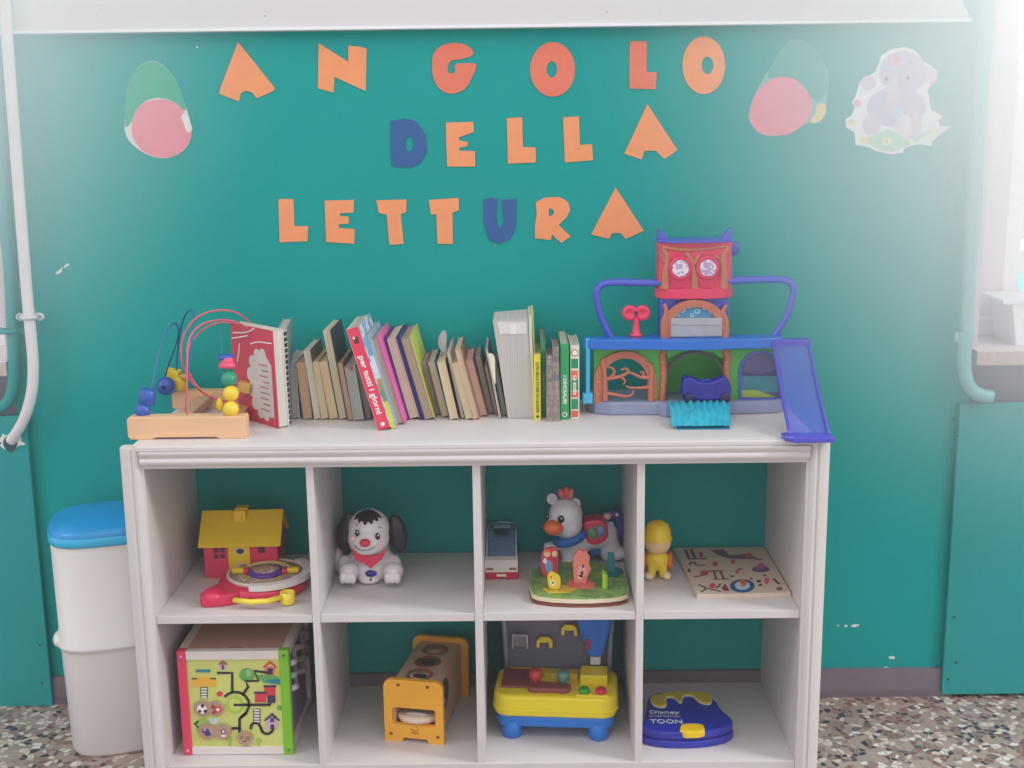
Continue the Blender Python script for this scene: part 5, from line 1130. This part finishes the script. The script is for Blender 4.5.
for k in range(3):
    b = MB(); yy = .045+k*.07; b.lathe([(.024, 0), (.031, 0), (.031, .002), (.024, .002), (.024, 0)], mat((150, 90, 70), .5), Matrix.Translation((0, yy, hY-.012)), n=28); b.lathe([(0, 0), (.025, 0), (.025, .001), (0, .001)], mat(((226, 190, 170), (120, 90, 80), (190, 160, 140))[k], .5, .1, 50), Matrix.Translation((0, yy, hY-.0125)), n=28)
    b.prism(ell(.003, yy-.006, .017, .011, 18), hY-.0118, hY-.0108, mat((60, 40, 36), .6), UP(0)) if k < 2 else None
    b.build('hole_ring', top_, True)
b = MB(); b.box(.046, .052, 0, LY, .004, hY-.014, NW); sdo = b.build('side_board', yh, True)
b = MB(); Xs = Matrix(((0, 0, 1, .052), (1, 0, 0, 0), (0, 1, 0, 0), (0, 0, 0, 1)))
b.prism(ell(.07, .085, .034, .036, 26), 0, .001, mat((50, 52, 70), .3), Xs); b.build('side_window', yh, True)
b = MB(); b.ball((.046, .06, .07), .012, mat((170, 110, 160), .3)); b.build('ball', yh, True)
b = MB(); b.box(-.052, -.046, 0, LY, .004, hY-.014, NW); b.build('side_board', yh, True)
b = MB(); b.box(-.046, .046, .0, LY, .008, .014, NW); b.build('floor_board', yh, True)
b = MB(); b.lathe([(0, 0), (.048, 0), (.048, .012), (0, .012)], wood((232, 206, 186), .92, 20, 20, 20), Matrix.Translation((0, .028, .044)), n=40, ry=.8); b.lathe([(0, 0), (.03, 0), (0, .003)], WH, Matrix.Translation((0, .02, .056)), n=30, ry=.3); b.build('wooden_disc', yh, True)
for x_, z_ in ((-.034, hY-.012), (.034, hY-.012), (-.054, .018), (.055, .018)):
    b = MB(); b.lathe([(0, 0), (.004, 0), (.0034, .0015), (0, .0015)], mat((130, 80, 40), .4), FR(-.012) @ Matrix.Translation((x_, z_, 0)), n=12); b.build('screw', f1, True)
DK = mat((120, 70, 40), .6)
b = MB(); Xl = FR(-.0121) @ Matrix.Translation((.002, .033, 0)); ribbon(b, [(.010*cos(a), .004+.007*sin(a)) for a in [R(200+140*i/12) for i in range(13)]], .0014, .0004, DK, Xl)
b.prism(ell(-.004, .006, .0012, .0016, 8), 0, .0004, DK, Xl); b.prism(ell(.004, .006, .0012, .0016, 8), 0, .0004, DK, Xl); b.text('Hape', .008, DK, Xl @ Matrix.Translation((0, -.009, 0)), .0004); b.build('brand_mark', f1, True)

# ================================================================== WORKBENCH TOY
wk = thing('toy_workbench', 'yellow and blue plastic toy workbench in the third bottom compartment', 'toy workbench', (.853, .106, B_), R(-5))
WYm, WBm = mat((238, 214, 44), .35, .04, 12), mat((32, 112, 204), .35, .05, 12)
hw = .140
b = MB(); b.prism(rrect(-hw, hw, -.010, .150, .035, 6), .056, .108, WYm, UP(0), bev=.008)
b.build('bench_top', wk, True)
b = MB(); b.prism(rrect(-hw-.003, hw+.003, -.013, .153, .036, 6), .072, .076, WYm, UP(0), bev=.001); b.build('bench_rim', wk, True)
b = MB(); b.prism(rrect(-hw+.006, hw-.006, -.006, .142, .03, 6), .030, .058, WBm, UP(0), bev=.006); b.build('bench_frame', wk, True)
for x_ in (-.098, .098):
    for y_ in (.016, .125): b = MB(); b.lathe([(0, 0), (.020, 0), (.023, .004), (.025, .04), (0, .04)], WBm, Matrix.Translation((x_, y_, 0)), n=24); b.build('leg', wk, True)
GBm = mat((112, 108, 130), .5, .05, 12)
b = MB(); b.prism([(-.118, .10), (.118, .10), (.128, .30), (-.134, .30)], -.012, 0, GBm, FR(.14), bev=.004); bk = b.build('back_board', wk, True)
for s_ in (-1, 1): b = MB(); b.tube([(s_*.120, .132, .10), (s_*.124, .132, .2), (s_*.132, .132, .30)], .006, mat((150, 150, 170), .4), n=10); b.build('board_edge', bk, True)
def clip(x, z, mt, nm='tool_hook'):
    b = MB(); b.tube([(x-.015, .112, z-.010), (x-.015, .122, z+.002), (x-.009, .122, z+.009), (x+.009, .122, z+.009), (x+.015, .122, z+.002), (x+.015, .112, z-.010)], .0042, mt, n=10); b.box(x-.014, x+.014, .120, .130, z-.002, z+.008, mt, .002); b.build(nm, bk, True)
clip(-.030, .182, WYm); clip(.028, .214, WYm)
b = MB(); b.tube([(-.104, .12, .165), (-.104, .12, .198), (-.071, .12, .198), (-.071, .12, .165)], .003, mat((196, 196, 204), .3), n=8); b.box(-.102, -.073, .122, .126, .168, .198, mat((130, 126, 134), .3), .001); b.build('tool_frame', bk, True)
b = MB(); b.prism(smoothp([(.060, .155), (.050, .19), (.034, .24), (.034, .30), (.116, .30), (.116, .24), (.102, .19), (.094, .155)], 1), -.0, .03, WBm, FR(.128) @ Matrix.Translation((.012, 0, 0)), bev=.008); b.box(.077, .101, .105, .125, .135, .162, mat((210, 206, 206), .3), .003); o_ = b.build('toy_drill', wk, True)
b = MB(); b.ball((.072, .097, .195), (.006, .003, .008), mat((170, 50, 60))); b.ball((.072, .097, .182), (.006, .003, .006), mat((170, 50, 60))); b.build('drill_print', o_, True)
BRP = mat((134, 72, 66), .5, .06, 40)
MB().box(-.125, -.060, .03, .125, .106, .113, BRP, .002).build('vice_plate', wk, True)
b = MB(); b.prism(smoothp([(-.062, .012), (-.062, .045), (.035, .045), (.035, .012), (.02, .006), (.0, .010), (-.02, .008), (-.045, .006)], 1), .106, .120, BRP, UP(0), bev=.003); b.build('work_piece', wk, True)
b = MB(); b.lathe([(0, 0), (.010, 0), (.008, .012), (.015, .016), (.015, .032), (.010, .036), (0, .036)], mat((190, 52, 60), .35), Matrix.Translation((-.045, .035, .117))); b.build('red_peg', wk, True)
b = MB(); b.lathe([(0, 0), (.008, 0), (.007, .010), (.015, .013), (.015, .030), (.012, .034), (0, .034)], mat((90, 130, 120), .35), Matrix.Translation((.018, .035, .117))); b.build('green_peg', wk, True)
MB().box(.055, .118, .055, .11, .106, .132, WYm, .003).build('drill_block', wk, True)
MB().box(-.03, .05, .09, .12, .106, .118, mat((214, 188, 60), .4), .002).build('ruler_rail', wk, True)
MB().box(.048, .122, -.002, .038, .104, .111, mat((232, 206, 60), .4), .002).build('button_plate', wk, True)
for x_, c_ in ((.066, (40, 160, 60)), (.104, (214, 40, 60))):
    b = MB(); b.lathe([(0, 0), (.012, 0), (.013, .005), (.011, .010), (.006, .009), (0, .009)], mat(c_, .3), Matrix.Translation((x_, .014, .111)), n=20); b.build('push_button', wk, True)

# ================================================================== TOY LAPTOP
lt = thing('toy_laptop', 'dark blue toy laptop with yellow dripping honey shape on its lid', 'toy laptop', (1.165, .2, B_))
LBm = mat((40, 44, 160), .25, .05, 12)
ZL = B_+.040
def lz(pts, z=ZL): return [(v.x, v.y) for v in (onz(635+x/9.036, 670+y/9.036, z) for x, y in pts)]
out = smoothp(lz([(60, 520), (60, 480), (90, 400), (110, 240), (170, 205), (300, 186), (450, 190), (640, 215), (735, 270), (790, 360), (885, 430), (895, 480), (800, 530), (600, 562), (350, 566), (180, 552)]), 1)
x_min = 1.043
def clampx(p): return [(max(x_min, x), y) for x, y in p]
out = clampx(out)
b = MB(); b.prism(out, B_, B_+.018, LBm, UP(0), bev=.004); b.build('laptop_base', lt)
b = MB(); cxm = sum(p[0] for p in out)/len(out); cym = sum(p[1] for p in out)/len(out)
b.prism([(cxm+(x-cxm)*.985, cym+(y-cym)*.985) for x, y in out], B_+.020, ZL, LBm, UP(0), bev=.005).prism([(cxm+(x-cxm)*.96, cym+(y-cym)*.96) for x, y in out], B_+.018, B_+.020, mat((24, 24, 90)), UP(0)); lid = b.build('laptop_lid', lt)
hp_ = [(140, 240), (300, 205), (470, 195), (600, 205), (690, 225), (700, 300), (670, 318), (600, 310), (555, 280), (520, 240), (450, 238), (430, 260), (428, 300), (400, 305), (375, 280), (350, 255), (300, 250), (275, 270), (292, 320), (270, 345), (210, 345), (160, 325), (140, 290)]
pp_ = clampx(lz(hp_)); cxm2 = sum(p[0] for p in pp_)/len(pp_); cym2 = sum(p[1] for p in pp_)/len(pp_)
b = MB(); b.prism(smoothp(pp_, 1), ZL, ZL+.002, mat((226, 214, 170), .4), UP(0)); b.prism(smoothp(clampx(lz([(150, 245), (300, 210), (470, 202), (600, 210), (682, 230), (688, 295), (665, 308), (605, 300), (562, 272), (525, 232), (445, 230), (420, 255), (420, 292), (402, 296), (382, 272), (350, 247), (295, 243), (265, 268), (280, 315), (262, 334), (212, 334), (168, 318), (152, 285)])), 1), ZL+.002, ZL+.004, mat((200, 176, 30), .3), UP(0), bev=.0006); b.build('honey_relief', lid)
c = onz(635+515/9.036, 670+550/9.036, B_+.033)
pp_ = smoothp(lz([(402, 588), (405, 530), (440, 508), (590, 508), (625, 530), (630, 585)], B_+.034), 1)
b = MB(); b.prism([(x, y-.002) for x, y in pp_], B_+.026, ZL+.003, mat((240, 196, 20), .3), UP(0), bev=.003); b.build('latch', lt)
def ltxt(txt, x, y, size, sx=1, bold=.0003, m_=None):
    c = onz(635+x/9.036, 670+y/9.036, ZL); b = MB(); b.text(txt, size, m_ or mat((206, 206, 224), .5), Matrix.Translation((c.x, c.y, ZL+.0002)) @ Matrix.Rotation(R(-3), 4, 'Z'), .0008, bold, sx); b.build('lid_text', lid)
ltxt('Disney', 265, 384, .021, 1.2); ltxt('WINNIE THE POOH', 268, 420, .013, .62, m_=mat((170, 160, 160), .5)); ltxt('TOON', 285, 468, .025, .98)

# ================================================================== LIGHT
w = bpy.data.worlds.new('World'); scene.world = w; w.use_nodes = True
bg = w.node_tree.nodes['Background']; bg.inputs[0].default_value = (.97, .98, 1, 1); bg.inputs[1].default_value = .97
def area(name, loc, tgt, size, power, color=(1, 1, 1), sy=None):
    l = bpy.data.lights.new(name, 'AREA'); l.energy = power; l.color = color; l.size = size
    if sy: l.shape = 'RECTANGLE'; l.size_y = sy
    o = bpy.data.objects.new(name, l); col.objects.link(o); o.location = loc
    o.rotation_euler = (Vector(tgt)-Vector(loc)).to_track_quat('-Z', 'Y').to_euler(); return o
zl0 = ony(1015, 262, 1.1).z
area('daylight_right', (2.95, 1.1, (zl0+2.6)/2), (2.5, -1, 1.2), 1.7, 60, (1, .99, 1), 2.6-zl0).rotation_euler = (R(90), 0, 0)
area('daylight_left', (-1.5, 1.1, 1.6), (-1, -1, 1.2), 1.7, 22, (.93, .97, 1), 1.7).rotation_euler = (R(90), 0, 0)
area('glare_fill_right', (2.75, -.55, 2.1), (1.85, .2, 1.7), .5, 58, (.90, .97, 1))  # added lamp inside the room, brightens the right glare veil and wall
area('glare_fill_left', (-1.25, -.5, 2.0), (-.5, .2, 1.75), .5, 14, (.84, .95, 1))  # added lamp on the room side to light the left veil
area('overhead_fill', (.7, -1.2, 2.8), (.7, .1, .5), 1.6, 9, (1, .97, .95))  # added area lamp for soft ambient light from above, no fixture there
def glare_volume(nm, c, rad, dens, colr, label):  # added scatter volume that imitates lens glare around the windows
    m = bpy.data.materials.new('glare_scatter'); m.use_nodes = True; nt = m.node_tree; nt.nodes.clear(); N = nt.nodes.new; L = nt.links.new
    out = N('ShaderNodeOutputMaterial'); sc = N('ShaderNodeVolumeScatter'); sc.inputs['Color'].default_value = colr+(1,)
    tc = N('ShaderNodeTexCoord'); ln = N('ShaderNodeVectorMath'); ln.operation = 'LENGTH'; L(tc.outputs['Object'], ln.inputs[0])
    mr = N('ShaderNodeMapRange'); mr.inputs[1].default_value = 1; mr.inputs[2].default_value = 0; mr.inputs[3].default_value = 0; mr.inputs[4].default_value = 1; L(ln.outputs['Value'], mr.inputs[0])
    pw = N('ShaderNodeMath'); pw.operation = 'POWER'; pw.inputs[1].default_value = 2.2; L(mr.outputs[0], pw.inputs[0])
    mu = N('ShaderNodeMath'); mu.operation = 'MULTIPLY'; mu.inputs[1].default_value = dens; L(pw.outputs[0], mu.inputs[0])
    L(mu.outputs[0], sc.inputs['Density']); L(sc.outputs[0], out.inputs['Volume'])
    b = bmesh.new(); bmesh.ops.create_icosphere(b, subdivisions=4, radius=1); me = bpy.data.meshes.new(nm); b.to_mesh(me); b.free(); me.materials.append(m)
    o = bpy.data.objects.new(nm, me); col.objects.link(o); o.location = c; o.scale = rad
    return tag(o, label, 'glare_volume', kind='stuff')
glare_volume('glare_volume', (2.02, -.02, 1.68), (1.2, .41, 1.3), 9.5, (.90, .97, 1), 'added white veil imitating lens glare in front of the right window')
glare_volume('glare_volume', (-.55, -.02, 1.72), (.98, .41, 1.1), 7, (.84, .95, 1), 'added soft bluish veil imitating lens glare at the upper left corner')

scene.view_settings.view_transform = 'Standard'; scene.view_settings.look = 'None'
scene.view_settings.exposure = 0
scene.cycles.volume_bounces = 2
vs_ = scene.view_settings; vs_.use_curve_mapping = True; cmc = vs_.curve_mapping.curves[3]
cmc.points[0].location = (0, .018); cmc.points[1].location = (1, 1.0); cmc.points.new(.4, .44); vs_.curve_mapping.update()
# drop helper property
for o in scene.objects:
    if '_sp' in o.keys(): del o['_sp']
